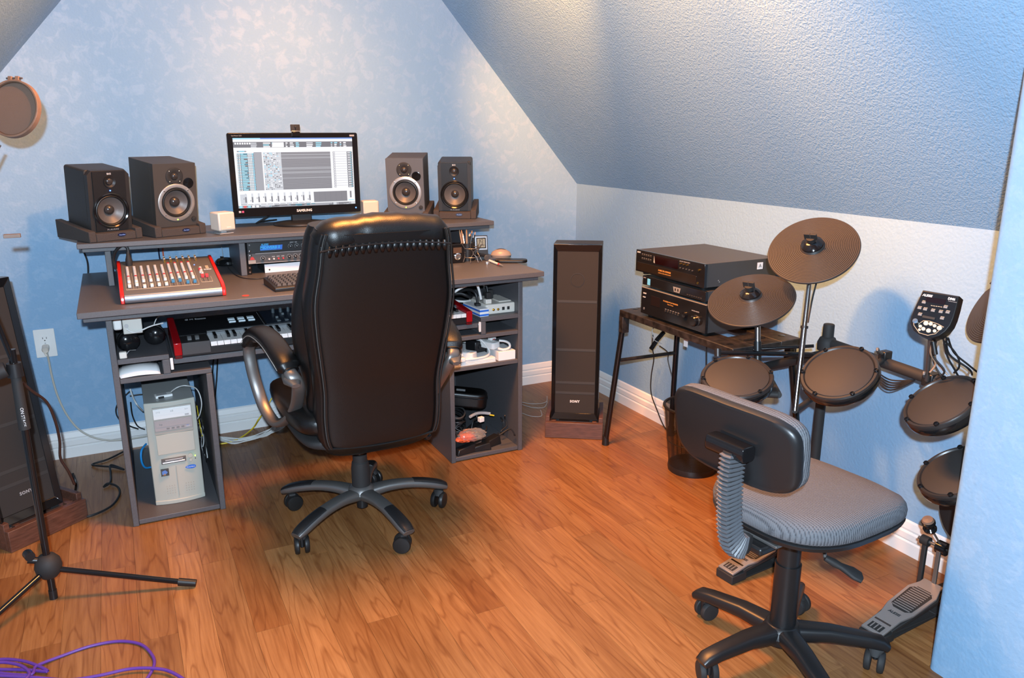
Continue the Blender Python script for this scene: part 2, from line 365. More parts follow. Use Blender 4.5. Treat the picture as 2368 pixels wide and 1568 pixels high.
board('divider', d0, d1, DF, DB, .5623, .6143); board('divider', e0, e1, DF, DB, .5623, .6163)
board('shelf_board', DX0+TP+.0003, d1, DF, DB, .6146, .633); board('shelf_board', e0, DX3-TP-.0003, DF, DB, .6166, .635)
board('shelf_board', DX2+TP+.0003, DX3-TP-.0003, DF+.002, DB, .412, .430)
for a, b in ((DX0+TP, DX1-TP), (DX2+TP, DX3-TP)):
    pass
board('back_panel', DX2+TP+.0003, DX3-TP-.0003, DB-.012, DB-.0003, .0225, .411)
board('back_panel', -1.10, DX3-TP-.0003, DB-.012, DB-.0003, .6355, ZT-.043)
board('keyboard_tray', -2.168, -.978, DF+.008, -.45, .592, .612)
for xa, xb in ((d1+.0004, -2.169), (-.977, e0-.0004)):
    rl = BX('drawer_slide', MALU, desk, xa, xb, DF+.006, -.46, .580, .612, .001)
    BX('slide_end', MWHT, rl, xa+.001, xb-.001, DF-.002, DF+.0055, .575, .618, .001)
board('upper_shelf', -2.434, -.745, -.505, -.085, ZS-.019, ZS)
board('shelf_apron', -2.42, -.752, -.47, -.09, ZS-.037, ZS-.0193)
for a, b in ((-2.347, -2.326), (-1.862, -1.838), (-1.345, -1.321), (-.868, -.848)): board('shelf_support', a, b, -.452, -.12, ZT+.0003, ZS-.0375)
board('back_panel', -1.3207, -.8683, -.135, -.1203, ZT+.0003, ZS-.0375)
# ------------------------------------------------------------------ monitors (loudspeakers) and foam pads
def cone_driver(parent, name, R, M, ringm, conem, capm, depth=.022, ring=True):
    # local z of M points out of the baffle
    if ring:
        MB().lathe([(R, -.004), (R, .003), (R*.97, .0045), (R*.80, .0045), (R*.78, .001)], 40, 0, M).build(name+'_ring', ringm, parent)
    MB().lathe([(R*.80, .001), (R*.79, .004), (R*.74, .007), (R*.69, .004), (R*.67, 0)], 40, 0, M).build('surround', MRUB, parent)
    MB().lathe([(R*.67, .001), (R*.45, -depth*.5), (R*.24, -depth), (.0001, -depth)], 40, 0, M).build('cone', conem, parent)
    MB().lathe([(R*.27, -depth+.001), (R*.25, -depth+.007), (R*.17, -depth+.012), (R*.08, -depth+.0145), (.0001, -depth+.015)], 24, 0, M).build('dust_cap', capm, parent)
def holed_plate(name, m, par, hw, z0, z1, zc, R, y0, y1, bevel=.0015, n=48):
    # a baffle board with a round woofer opening
    vs = []; fs = []
    for i in range(n):
        a = 2*PI*i/n; c_, s_ = math.cos(a), math.sin(a)
        k = min(hw/abs(c_) if abs(c_) > 1e-6 else 1e9, ((z1-zc) if s_ > 0 else (zc-z0))/abs(s_) if abs(s_) > 1e-6 else 1e9)
        ox, oz = c_*k, zc+s_*k
        for q_ in range(1):
            if abs(abs(ox)-hw) < .008 and (abs(oz-z1) < .012 or abs(oz-z0) < .012): ox = math.copysign(hw, ox); oz = z1 if oz > zc else z0
        vs += [(R*c_, y0, zc+R*s_), (ox, y0, oz), (ox, y1, oz), (R*c_, y1, zc+R*s_)]
    for i in range(n):
        a, b = 4*i, 4*((i+1) % n)
        fs += [(a, b, b+1, a+1), (a+1, b+1, b+2, a+2), (a+2, b+2, b+3, a+3), (a+3, b+3, b, a)]
    return MB().add(vs, fs).build(name, m, par, 0)
def speaker_small(label, loc, rz):
    t = thing('studio_monitor', label, 'speaker', loc, 0, 'black rounded studio monitors at the ends of the shelf', rot=(math.radians(6), 0, rz))
    w_, h, d = .153, .226, .188
    MB().prism(rrect(w_, h, .010), 0, d-.026, 0, TX(0, d, h/2) @ FRONT).build('cabinet', MVINYL, t, .003)
    # front moulding: chamfered centre panel
    holed_plate('baffle', MVINYL, t, w_/2, 0, h, .077, .058, .0018, .0258)
    holed_plate('centre_panel', MBLK, t, .060, .004, h-.004, .077, .058, -.0040, .0016)
    W_ = TX(0, -.0044, .077) @ FRONT
    MB().lathe([(.066, -.002), (.066, .002), (.0625, .0035), (.058, .001)], 40, 0, W_).build('woofer_trim', MBLKG, t)
    WC = TX(0, 0, .077) @ FRONT
    MB().lathe([(.058, .002), (.054, .004), (.050, .001), (.0485, -.002)], 40, 0, WC).build('surround', MRUB, t)
    MB().lathe([(.049, -.001), (.034, -.011), (.018, -.019), (.0001, -.019)], 40, 0, WC).build('cone', MCONE, t)
    MB().lathe([(.0185, -.019), (.0175, -.011), (.012, -.005), (.006, -.003), (.0001, -.0025)], 24, 0, WC).build('dust_cap', MDOME, t)
    Tw = TX(0, -.0044, .185) @ FRONT
    MB().lathe([(.023, -.001), (.0215, .003), (.016, .001), (.0125, -.0005)], 32, 0, Tw).build('waveguide', MBLK, t)
    MB().lathe([(.0125, 0), (.011, .004), (.006, .0065), (.0001, .007)], 20, 0, Tw).build('tweeter', MDOME, t)
    MB().cyl((0, -.0042, .152), (0, -.0065, .152), .0022, n=10).build('power_light', MLEDB, t)
    text('printed_label', 'BX5', .009, MPRINT, t, TX(0, -.0046, .2135) @ FRONT, bold=.0001)
    text('brand_label', 'M-AUDIO', .0095, MPRINTD, t, TX(0, -.0046, .006) @ FRONT, sp=1.1)
    return t
def speaker_large(label, loc, rz, mcab, mbaf, mir):
    t = thing('studio_monitor', label, 'speaker', loc, 0, 'square cornered studio monitors with silver woofer rings', rot=(math.radians(6), 0, rz))
    w_, h, d = .168, .245, .212
    BX('cabinet', mcab, t, -w_/2, w_/2, .0285, d, 0, h, .002)
    holed_plate('baffle', mbaf, t, w_/2, 0, h, .094, .0575, 0, .0282)
    zc = .094
    W_ = TX(0, -.0006, zc) @ FRONT
    MB().lathe([(.073, -.0005), (.073, .0030), (.071, .0042), (.060, .0042), (.058, .001), (.057, -.0005)], 48, 0, W_).build('woofer_ring', MRING, t)
    MB().lathe([(.0575, .0), (.0555, .0035), (.0515, .0045), (.0475, .0005), (.046, -.003)], 40, 0, W_).build('surround', MRUB, t)
    MB().lathe([(.0465, -.002), (.034, -.010), (.018, -.020), (.0001, -.020)], 40, 0, W_).build('cone', MCONE, t)
    MB().lathe([(.0195, -.020), (.0185, -.011), (.013, -.005), (.006, -.0028), (.0001, -.0022)], 24, 0, W_).build('dust_cap', MDOME, t)
    for a in (45, 135, 225, 315):
        a = math.radians(a); MB().lathe([(.0032, 0), (.0028, .0018), (.0001, .0024)], 10, 0, W_ @ TX(.0665*math.cos(a), .0665*math.sin(a), .0038)).build('screw', MCHR, t)
    Tw = TX(-.002*mir, -.0004, .196) @ FRONT
    MB().lathe([(.034, -.0002), (.034, .002), (.032, .003), (.016, .002), (.0145, .001)], 36, 0, Tw).build('tweeter_plate', MBLKM, t)
    MB().lathe([(.0145, .001), (.012, .006), (.007, .009), (.0001, .010)], 20, 0, Tw).build('tweeter', MDOME, t)
    for a in (45, 135, 225, 315):
        a = math.radians(a); MB().lathe([(.0018, 0), (.0001, .001)], 8, 0, Tw @ TX(.028*math.cos(a), .028*math.sin(a), .0028)).build('screw', MCHR, t)
    Pt = TX(.052, -.0004, .168) @ FRONT
    MB().lathe([(.0205, -.0002), (.0205, .0022), (.0185, .0026), (.0175, .0010), (.0001, .0002)], 28, 0, Pt).build('port', MBLKG, t)
    MB().lathe([(.0095, -.0002), (.009, .004), (.0001, .005)], 18, 0, TX(.067, -.0004, .026) @ FRONT).build('volume_knob', MBLKM, t)
    MB().lathe([(.0026, 0), (.0001, .0012)], 10, 0, TX(0, -.0050, .0275) @ FRONT).build('power_light', MLEDG, t)
    return t
def pad(label, loc, rz, w_, d, inner=None):
    t = thing('foam_isolation_pad', label, 'foam pad', loc, rz, 'foam pads under the studio monitors')
    wi = w_-.052
    MB().add([(-wi/2, 0, 0), (wi/2, 0, 0), (wi/2, d, 0), (-wi/2, d, 0), (-wi/2, .0, .030), (wi/2, .0, .030), (wi/2, d, .060), (-wi/2, d, .060)],
             [(0, 3, 2, 1), (4, 5, 6, 7), (0, 1, 5, 4), (1, 2, 6, 5), (2, 3, 7, 6), (3, 0, 4, 7)]).build('foam_base', MFOAM, t, .003)
    for sx in (-1, 1):
        a, b = sorted((sx*(wi/2+.0004), sx*w_/2))
        MB().add([(a, 0, 0), (b, 0, 0), (b, d, 0), (a, d, 0), (a, .0, .040), (b, .0, .040), (b, d, .070), (a, d, .070)],
             [(0, 3, 2, 1), (4, 5, 6, 7), (0, 1, 5, 4), (1, 2, 6, 5), (2, 3, 7, 6), (3, 0, 4, 7)]).build('foam_wing', MFOAM, t, .003)
    bd = MB().prism([(.0155*math.cos(a), .0068*math.sin(a)) for a in [i*PI/12 for i in range(24)]], 0, .0015, 0, TX(.02, -.0002, .020) @ FRONT).build('oval_badge', mat('navy_badge', (.008, .012, .05), .3), t)
    text('badge_text', 'Auralex', .0072, mat('badge_blue_print', (.25, .40, .80)), bd, TX(.02, -.0020, .0198) @ FRONT, shear=.3)
    return t
PADS = [('charcoal foam pad under the outer black monitor at the left shelf end', (217, 565), (322, 548), 25, .200, .275),
        ('charcoal foam pad under the square left monitor with silver ring', (367, 552), (471, 538), 21, .205, .28),
        ('charcoal foam pad under the slate grey monitor, half hidden by the leather chair', (893, 512), (985, 512), -27, .205, .28),
        ('charcoal foam pad under the black monitor at the right shelf end', (1004, 506), (1100, 507), -27, .200, .275)]
SP = [('S', 'black rounded studio monitor at the far left end of the shelf'), ('L', 'charcoal studio monitor with silver woofer ring left of the computer screen'),
      ('R', 'slate grey studio monitor with silver woofer ring right of the computer screen'), ('S', 'black rounded studio monitor at the far right end of the shelf')]
for (lb, a, b, rz, w_, d), (kd, sl) in zip(PADS, SP):
    A = P(*a, 2, ZS); Bp = P(*b, 2, ZS); c = (A+Bp)/2; rz = math.radians(rz)
    nx = Vector((-math.sin(rz), math.cos(rz), 0))
    if c.y+d*nx.y+.5*w_*abs(math.sin(rz)) > -.012: c.y = -.012-d*nx.y-.5*w_*abs(math.sin(rz))
    c.z = ZS+.0005; pad(lb, c, rz, w_, d)
    s = c+nx*.026+Vector((0, 0, .0345))
    if kd == 'S': speaker_small(sl, s, rz)
    else: speaker_large(sl, s, rz, MGREYV, MGREYV if kd == 'L' else MGREYB, 1)
# ------------------------------------------------------------------ the computer monitor
MY = -.275
mA = P(525, 312, 1, MY); mB = P(828, 303, 1, MY); mC = P(540, 507, 1, MY); mD = P(832, 486, 1, MY)
mx0, mx1 = (mA.x+mC.x)/2, (mB.x+mD.x)/2; mz0, mz1 = (mC.z+mD.z)/2, (mA.z+mB.z)/2
MCX = (mx0+mx1)/2; MW = mx1-mx0; MH = mz1-mz0
mon = thing('computer_monitor', 'wide black computer monitor showing an audio program, on a round foot', 'monitor', (MCX, MY, ZS+.0005))
hz = mz0-ZS
MB().prism(rrect(MW, MH, .008), 0, .018, 0, TX(0, .018, hz+MH/2) @ FRONT).build('bezel', MBLKG, mon, .002)
MB().prism(rrect(MW*.86, MH*.84, .03), 0, .03, 0, TX(0, .0482, hz+MH/2) @ FRONT).build('rear_housing', MBLK, mon, .006)
MB().lathe([(.0001, 0), (.118, 0), (.120, .004), (.118, .010), (.09, .014), (.04, .018), (.0001, .018)], 56, 0, TX(.012, .035, 0) @ Matrix.Scale(.9, 4, (0, 1, 0))).build('foot', MBLK, mon)
MB().box(-.030, .056, .022, .048, .0165, hz+.04).build('neck', MBLK, mon, .003)
# screen picture
SW, SH = MW*.915, MH*.835; sx0, sz0 = -SW/2-.001, hz+MH*.105
SPAL = [(.93, .95, 1.0), (.20, .215, .25), (.10, .28, .75), (.13, .155, .19), (.35, .78, 1.0), (.62, .66, .72), (.35, .37, .42), (.05, .25, .35), (.30, .70, .85), (.8, .1, .1)]
SM = [mat('screen_colour_%d' % i, c, .6, emit=1.0) for i, c in enumerate(SPAL)]
for m_ in SM: m_.node_tree.nodes['Principled BSDF'].inputs['Base Color'].default_value = (.01, .01, .01, 1)
sc = MB()
def R_(u0, u1, v0, v1, mi, k=[0]):      # u from left, v from top (0..1)
    k[0] += 1; y = -.0006-.0000012*k[0]
    sc.add([(sx0+SW*u0, y, sz0+SH*(1-v1)), (sx0+SW*u1, y, sz0+SH*(1-v1)), (sx0+SW*u1, y, sz0+SH*(1-v0)), (sx0+SW*u0, y, sz0+SH*(1-v0))], [(0, 1, 2, 3)], mi)
rs = random.Random(3)
R_(0, 1, 0, 1, 0); R_(0, 1, 0, .018, 2); R_(0, .22, .0, .015, 4)
R_(0, 1, .055, .135, 3)
for i in range(7): R_(.012+i*.019, .025+i*.019, .065, .09, 0)
for a, b in ((.14, .19), (.24, .30), (.31, .41), (.425, .445), (.46, .495), (.51, .545), (.60, .66), (.68, .73), (.81, .83), (.84, .87), (.89, .91), (.92, .95)):
    for q in (.066, .092, .116): R_(a, b-(rs.random()*.012), q, q+.016, rs.choice([0, 0, 4, 8, 5]))
R_(.315, .41, .062, .130, 0)
for q in range(22):
    v = .215+q*.0243
    R_(.02, .20, v, v+.0225, 3 if q % 2 else 7)
    R_(.022, .03, v+.004, v+.017, 0); R_(.036, .046, v+.004, v+.018, 0)
    R_(.052, .052+rs.uniform(.02, .055), v+.004, v+.018, 8)
    for z in range(4): R_(.108+z*.012, .117+z*.012, v+.003, v+.019, 0 if z < 3 else 4)
    R_(.175, .195, v+.006, v+.014, 5)
R_(.158, .222, .20, .75, 6); R_(.025, .10, .178, .198, 6); R_(.04, .085, .18, .195, 8)
R_(.232, .38, .205, .75, 5)
for q in range(24):
    v = .21+q*.0225
    for z in range(9):
        if rs.random() < .75:
            u = .236+z*.0155; R_(u, u+rs.uniform(.004, .015), v+.002, v+rs.uniform(.008, .02), rs.choice([3, 5, 0, 6, 4, 1]))
R_(.38, .80, .205, .748, 1)
for v in (.24, .272, .29, .43, .447, .49, .507, .58): R_(.38, .80, v, v+.0045, 5)
for q in range(44): R_(.38, .80, .212+q*.012, .2145+q*.012, 6)
for q in range(15):
    v = .205+q*.036; R_(.822, .99, v, v+.0035, 6); R_(.822, .84, v+.004, v+.032, 6); R_(.828, .836, v+.008, v+.026, 0); R_(.945, .992, v+.003, v+.034, 3)
    for z in range(3): R_(.952+z*.012, .961+z*.012, v+.01, v+.026, 8 if z == 2 else 0)
R_(.02, .075, .80, .95, 5)
for q in range(11):
    u = .058+q*.0535; R_(u, u+.013, .79, .92, 5); R_(u, u+.013, .84, .92, 1); v = .80+rs.random()*.09; R_(u-.012, u-.005, v, v+.022, 6); R_(u-.035, u+.012, .945, .955, 6); R_(u+.0165, u+.0172, .79, .95, 5)
R_(.635, .93, .795, .95, 1)
for q in range(1, 6): R_(.635+q*.049, .6362+q*.049, .795, .95, 3)
R_(.945, .99, .80, .93, 0); R_(.955, .97, .80, .90, 1); R_(.94, .99, .93, .94, 4)
R_(0, 1, .963, 1, 6)
for q in range(60): u = rs.random(); R_(u, u+rs.uniform(.01, .05) if u < .94 else 1, .965, .965+rs.uniform(.01, .034), rs.choice([6, 5, 3, 7, 1]))
for q, c in enumerate((4, 9, 8, 0, 0)): R_(.008+q*.034, .03+q*.034, .966, .996, c)
sc.build('screen', SM, mon, smooth=False)
text('brand_label', 'SAMSUNG', .0145, MPRINT, mon, TX(.022, -.0005, hz+MH*.048) @ FRONT, bold=.0004)
text('model_label', 'SyncMaster 2253', .006, MPRINTD, mon, TX(-MW/2+.018, -.0005, hz+MH*.967) @ FRONT, align='LEFT')
MB().box(MW/2-.035, MW/2-.014, -.0006, 0, hz+MH*.955, hz+MH*.975).build('energy_sticker', MPRINTD, mon)
MB().box(-MW/2+.022, -MW/2+.031, -.0006, 0, hz+MH*.05, hz+MH*.075).build('grey_sticker', MLG, mon)
MB().box(-MW/2+.034, -MW/2+.043, -.0006, 0, hz+MH*.05, hz+MH*.075).build('red_sticker', mat('magenta_print', (.45, .04, .12)), mon)
MB().cyl((MW/2-.022, .0005, hz+MH*.055), (MW/2-.022, -.001, hz+MH*.055), .0028, n=12).build('power_light', MLEDB, mon)
cable('monitor_cable', 'black cable drooping behind the monitor foot', 'cable', [(MCX-.02, -.22, ZS+.10), (MCX-.10, -.17, ZS+.045), (MCX-.165, -.16, ZS+.008), (MCX-.14, -.10, ZS+.006), (MCX-.06, -.05, ZS+.006)], .0032, MCAB)
# webcam on top of the monitor
wc = P(683, 300, 1, MY)
web = thing('webcam', 'small black webcam clipped to the top edge of the monitor', 'webcam', (wc.x, MY, ZS+hz+MH+.0006))
MB().box(-.014, .014, -.004, .022, .0, .005).build('clip', MBLKG, web, .001)
MB().box(-.017, .017, -.007, -.0035, -.014, .004).build('clip_front', MBLKG, web, .001)
for s_ in (-1, 1): MB().box(min(0, s_*.020), max(0, s_*.020), -.004, .008, .006, .034, 0, TX(0, 0, 0) @ RZ(s_*.22)).build('housing', MBLKM, web, .002)
MB().cyl((0, -.008, .026), (0, .0, .026), .005, n=16).build('lens', MBLKM, web)
BX('chrome_band', MALU, web, -.019, .019, -.006, .006, .005, .008, .001)
# small cube speakers
def cube(label, c, rz):
    t = thing('cube_speaker', label, 'speaker', c, rz, 'small cream cube speakers beside the monitor')
    MB().add([(-.03, -.022, 0), (.03, -.022, 0), (.03, .024, 0), (-.03, .024, 0), (-.03, -.022, .003), (.03, -.022, .003), (.03, .024, .003), (-.03, .024, .003)], [(0, 3, 2, 1), (4, 5, 6, 7), (0, 1, 5, 4), (1, 2, 6, 5), (2, 3, 7, 6), (3, 0, 4, 7)]).build('foot_plate', MLG, t, .001)
    BX('neck', MLG, t, -.014, .010, -.004, .012, .003, .013, .001)
    BX('cabinet', MCRM, t, -.036, .036, -.030, .038, .0125, .086, .006)
    BX('grille', mat('cream_grille', (.66, .58, .48), .8, bump=.5, bscale=900), t, -.031, .031, -.0325, -.0302, .018, .081, .003)
    BX('grille_badge', MCRM, t, -.006, .014, -.0335, -.0326, .024, .030, .0003)
    return t
c = P(520, 541, 2, ZS); cube('cream cube speaker left of the monitor, next to the square black monitor speaker', (c.x, c.y+.02, ZS+.0004), math.radians(24))
c = P(855, 470, 1, -.17); cube('cream cube speaker right of the monitor, half hidden by the leather chair', (c.x, -.17, ZS+.0004), math.radians(-5))
# ------------------------------------------------------------------ mixer
mf = P(280, 706, 2, ZT); mr = P(525, 685, 2, ZT); mixx = (mf.x+mr.x)/2; mw = mr.x-mf.x; md_ = .40
mix = thing('audio_mixer', 'grey audio mixing console with glossy red side cheeks and rows of faders', 'mixer', (mixx, mf.y+.012, ZT+.0005))
HB, HF = .088, .034
side = [(0, .003), (md_, .003), (md_, HB), (.03, HF+.004), (.004, HF*.72), (0, HF*.4)]
def yz_prism(mb, poly, x0, x1, mi=0): # polygon (y, z) extruded along x
    n = len(poly); mb.add([(x0, y, z) for y, z in poly]+[(x1, y, z) for y, z in poly], [tuple(range(n)), tuple(reversed(range(n, 2*n)))]+[(i, n+i, n+(i+1) % n, (i+1) % n) for i in range(n)], mi); return mb
yz_prism(MB(), side, -mw/2+.0135, mw/2-.0135).build('chassis', mat('mixer_grey', (.125, .115, .105), .45), mix, .001)
for s_ in (-1, 1):
    a, b = sorted((s_*(mw/2-.0133), s_*mw/2))
    yz_prism(MB(), [(-.004, .0), (md_+.003, 0), (md_+.003, HB+.004), (.03, HF+.009), (.002, HF*.9), (-.004, HF*.55)], a, b).build('end_cheek', MRED, mix, .003, 3)
MB().sweep([(-mw/2+.0138, -.001, .017), (mw/2-.0138, -.001, .017)], (.009, .0155), 20, 2.).build('front_rail', mat('blue_grey_metal', (.34, .37, .42), .34, metal=.8), mix)
sl = math.atan2(HB-HF-.004, md_-.03)
MT = TX(0, .03, HF+.0045) @ RX(sl)      # panel space: x right, y up the panel, z out
pl = (md_-.03)/math.cos(sl)
def pbox(name, m, x0, x1, y0, y1, h, bev=.0008, z0=0., par=mix): return MB().box(x0, x1, y0, y1, z0, h, 0, MT).build(name, m, par, bev)
px0 = -mw/2+.034; pitch = .0237
MKN = mat('pale_knob', (.62, .60, .58), .4); MFB = mat('fader_blue', (.06, .24, .42), .4); MFR = mat('fader_red', (.55, .05, .06), .4)
lines = MB(); caps = MB(); redm = MB()
for i in range(11): lines.box(px0-pitch*.5+i*pitch-.0004, px0-pitch*.5+i*pitch+.0004, .012, .21, 0, .0006, 0, MT)
lines.box(px0-pitch*.5, px0+pitch*9.5, .0115, .0145, 0, .0007, 0, MT)
lines.box(px0+pitch*9.95, px0+pitch*11.55, .035, .0375, 0, .0007, 0, MT)
for q in (9.95, 11.55): lines.box(px0+pitch*q-.0004, px0+pitch*q+.0004, .035, .10, 0, .0006, 0, MT)
lines.build('panel_lines', mat('cream_print', (.60, .50, .36), .5), mix, smooth=False)
FY = [.042, .054, .026, .030, .034, .034, .062, .066, .038, .040]
for i in range(10):
    xx = px0+i*pitch
    MB().box(xx-.0006, xx+.0006, .022, .085, 0, .0007, 0, MT).build('fader_slot', MBLKM, mix, smooth=False)
    pbox('fader_cap', MWHT if i < 6 else MFB, xx-.0050, xx+.0050, FY[i]-.007, FY[i]+.007, .011)
    # column of controls: mute knob, then stacked knobs with red, white and grey caps
    MB().lathe([(.0058, 0), (.0052, .010), (.0001, .0105)], 14, 0, MT @ TX(xx, .093, 0)).build('knob', MWHT, mix)
    k = MB()
    for j in range(12 if i < 6 else 13):
        yy = .108+j*.0145+(.0 if i < 6 else .004)
        k.lathe([(.0050, 0), (.0044, .0085), (.0001, .009)], 10, 1 if j in (3, 4, 12) and j != 4 else 0, MT @ TX(xx, yy, 0))
        k.box(xx-.0045, xx+.0045, yy+.0052, yy+.0072, 0, .0045, 2 if j % 3 else 3, MT)
    k.build('knob_column', [MKN, MFR, MLG, MBLK], mix)['kind'] = 'stuff'
for i in range(2):
    xx = px0+pitch*(10.35+i*.62); pbox('fader_cap', MFR, xx-.0055, xx+.0055, .088, .104, .011)
    MB().box(xx-.0006, xx+.0006, .045, .10, 0, .0007, 0, MT).build('fader_slot', MBLKM, mix, smooth=False)
k = MB()
for j in range(5): k.lathe([(.0052, 0), (.0045, .0085), (.0001, .009)], 10, 1 if j == 3 else 0, MT @ TX(px0+pitch*10.5-(.004 if j % 2 else 0), .135+j*.017, 0))
k.build('knob_column', [MKN, MFR], mix)['kind'] = 'stuff'
for i, xx in enumerate([px0+pitch*(5.6+q*.95) for q in range(6)]):
    k = MB()
    for j in range(4): k.cyl(MT @ Vector((xx, .318+j*.016, 0)), MT @ Vector((xx, .318+j*.016, .012)), .0036, n=10, mi=j % 2)
    k.build('jack_column', [mat('brass_jack', (.55, .36, .10), .3, metal=.8), MKN], mix)['kind'] = 'stuff'
MB().lathe([(.0022, 0), (.0001, .002)], 10, 0, MT @ TX(px0+pitch*9.85, .262, 0)).build('blue_light', MLEDB, mix)
for q in range(2): pbox('badge', mat('cream_print', (.60, .50, .36)), px0+pitch*11.35, px0+pitch*11.35+.011, .205+q*.02, .219+q*.02, .0006, 0)
text('model_label', 'ZED', .015, MPRINT, mix, MT @ TX(px0+pitch*11.55, .190, .0004), bold=.0004)
# dark XLR plug and cable looping from the mixer's rear left
xt = P(296, 575, 1, -.50)
cable('microphone_cable', 'black microphone cable looping up from the back left of the mixer', 'cable', [P(268, 622, 1, -.47), P(262, 600, 1, -.47), P(268, 580, 1, -.48), P(282, 568, 1, -.49), P(294, 573, 1, -.49), P(297, 592, 1, -.49)], .0058, MCAB)
t = thing('cable_plug', 'black round plug standing in the rear of the mixer', 'plug', P(298, 604, 1, -.49)-Vector((0, 0, .028)))
MB().lathe([(.0001, 0), (.011, 0), (.012, .02), (.0115, .034), (.007, .05), (.0055, .064), (.0001, .064)], 18).build('plug_body', MBLKM, t)
cable('orange_cable', 'orange cable rising behind the red left cheek of the mixer', 'cable', [P(273, 628, 1, -.44), P(264, 608, 1, -.42), P(262, 595, 1, -.38), P(266, 572, 1, -.34)], .0028, MORA)
cable('hanging_cable', 'dark blue cable hanging on the wall below the shelf, left of the orange one', 'cable', [P(366, 568, 1, -.025), P(368, 590, 1, -.02), P(371, 606, 1, -.02), P(372, 625, 1, -.02), P(374, 660, 1, -.02)], .0032, mat('navy_cable', (.01, .015, .04), .5), group=None)
cable('hanging_cable', 'coral red cable hanging on the wall below the shelf', 'cable', [P(376, 566, 1, -.02), P(377, 585, 1, -.018), P(380, 606, 1, -.018), P(382, 640, 1, -.018)], .003, mat('coral_cable', (.62, .12, .05), .45))
cable('hanging_cable', 'black cable hanging from the left end of the shelf to behind the desk', 'cable', [P(189, 575, 1, -.06), P(197, 590, 1, -.06), P(203, 610, 1, -.06), P(204, 640, 1, -.06), P(204, 680, 1, -.06)], .0035, MCAB)
# red sticker on the table top
c = P(568, 684, 2, ZT); tag(MB().lathe([(.0001, 0), (.0125, 0), (.0125, .0006), (.0001, .0006)], 28, 0, TX(c.x, c.y, ZT+.0004)).build('round_sticker', mat('red_sticker_paper', (.75, .05, .03), .6), None), 'small round red sticker lying on the desk top right of the mixer', 'sticker')
# mouse on the desk behind the mixer
c = P(520, 613, 2, ZT); ms = thing('computer_mouse', 'round black mouse on the desk behind the mixer, against the rack', 'mouse', (c.x+.005, c.y+.0, ZT+.0004), .6)
MB().lathe([(.0001, 0), (.038, 0), (.042, .008), (.040, .018), (.030, .028), (.014, .033), (.0001, .034)], 30, 0, Matrix.Scale(1.25, 4, (0, 1, 0))).build('mouse_shell', MBLKG, ms)
MB().box(-.003, .003, .012, .03, .028, .036).build('scroll_wheel', MRUB, ms, .001)
cable('mouse_cable', 'thin black cable running from the mouse across the desk to the keyboard', 'cable', [P(527, 618, 2, ZT+.003), P(540, 632, 2, ZT+.003), P(560, 642, 2, ZT+.003), P(590, 645, 2, ZT+.003), P(625, 641, 2, ZT+.003)], .0018, MCAB)
cable('thin_grey_wire', 'thin pale wire hanging from the shelf above the mouse', 'wire', [P(508, 556, 1, -.1), P(513, 575, 1, -.1), P(515, 590, 1, -.1), P(515, 607, 1, -.12)], .0009, MLG)
# rack rail and rack units
rk = thing('rack_rail', 'black perforated steel rack rail standing inside the middle bay', 'rail', (-1.836, -.437, ZT+.0004))
MB().box(0, .003, -.002, .02, 0, .132).build('flange', MBLKG, rk)
BX('rail_face', MBLKG, rk, .003, .018, 0, .002, 0, .132, .0004)
for q in range(4): MB().cyl((.0105, -.0006, .010+q*.018), (.0105, .0005, .010+q*.018), .0035, n=12).build('hole', mat('brown_hole', (.12, .07, .045)), rk)
def knob_front(par, x, z, r, h=.014, y=0., m=MBLK, ring=True, name='knob'):
    MB().lathe([(r, 0), (r*.9, h), (.0001, h+.0004)], 20, 0, TX(x, y, z) @ FRONT).build(name, m, par)
    MB().box(-.0007, .0007, 0, r*.9, h, h+.001, 0, TX(x, y, z) @ FRONT @ RZ(.7)).build('pointer', MPRINT, par, smooth=False)
    if ring:
        tk = MB()
        for q in range(11):
            a = math.radians(-220+q*26); tk.box(r*1.25, r*1.55, -.0005, .0005, 0, .0004, 0, TX(x, y-.0003, z) @ FRONT @ RZ(-a))
        tk.build('dial_marks', MPRINT, par, smooth=False)
ra = thing('rack_effects_unit', 'black rack effects unit with blue lettering, upper of the two', 'rack unit', (-1.829, -.442, ZT+.0884))
BX('faceplate', MBLK, ra, 0, .46, 0, .004, 0, .0430, .0006); BX('chassis', MBLKM, ra, .02, .44, .0042, .22, .003, .040)
MB().add([(.050, -.0008, .009), (.138, -.0008, .009), (.141, -.0008, .0285), (.053, -.0008, .0285)], [(0, 1, 2, 3)]).build('blue_block', MBLUEP, ra)
text('brand_label', 'ALESIS', .0105, MCYAN, ra, TX(.054, -.0012, .0325) @ FRONT, align='LEFT', shear=.25, bold=.0003)
text('model_label', 'MIDIVERB II', .0158, MCYAN, ra, TX(.0495, -.0014, .0200) @ FRONT, align='LEFT', bold=.0006, shear=.15)
text('printed_label', 'DIGITAL SIGNAL PROCESSOR', .0048, MCYAN, ra, TX(.051, -.0014, .0115) @ FRONT, align='LEFT')
for q, xx in enumerate((.172, .199, .226)): knob_front(ra, xx, .020, .0062)
text('printed_label', 'INPUT   MIX', .0055, MPRINT, ra, TX(.186, -.0006, .0355) @ FRONT)
MB().lathe([(.0058, 0), (.0045, .002), (.0001, .0025)], 14, 0, TX(.009, -.0004, .0095) @ FRONT).build('rack_screw', MCHR, ra)
MB().cyl((.009, -.0006, .034), (.009, .0, .034), .003, n=10).build('slot_hole', MGRY, ra)
rb = thing('rack_preamp', 'grey rack preamp with a row of small dials, lower of the two', 'rack unit', (-1.829, -.442, ZT+.0444))
BX('faceplate', mat('rack_grey', (.075, .07, .068), .4), rb, 0, .46, 0, .004, 0, .0430, .0006); BX('chassis', MBLKM, rb, .02, .44, .0042, .22, .003, .040)
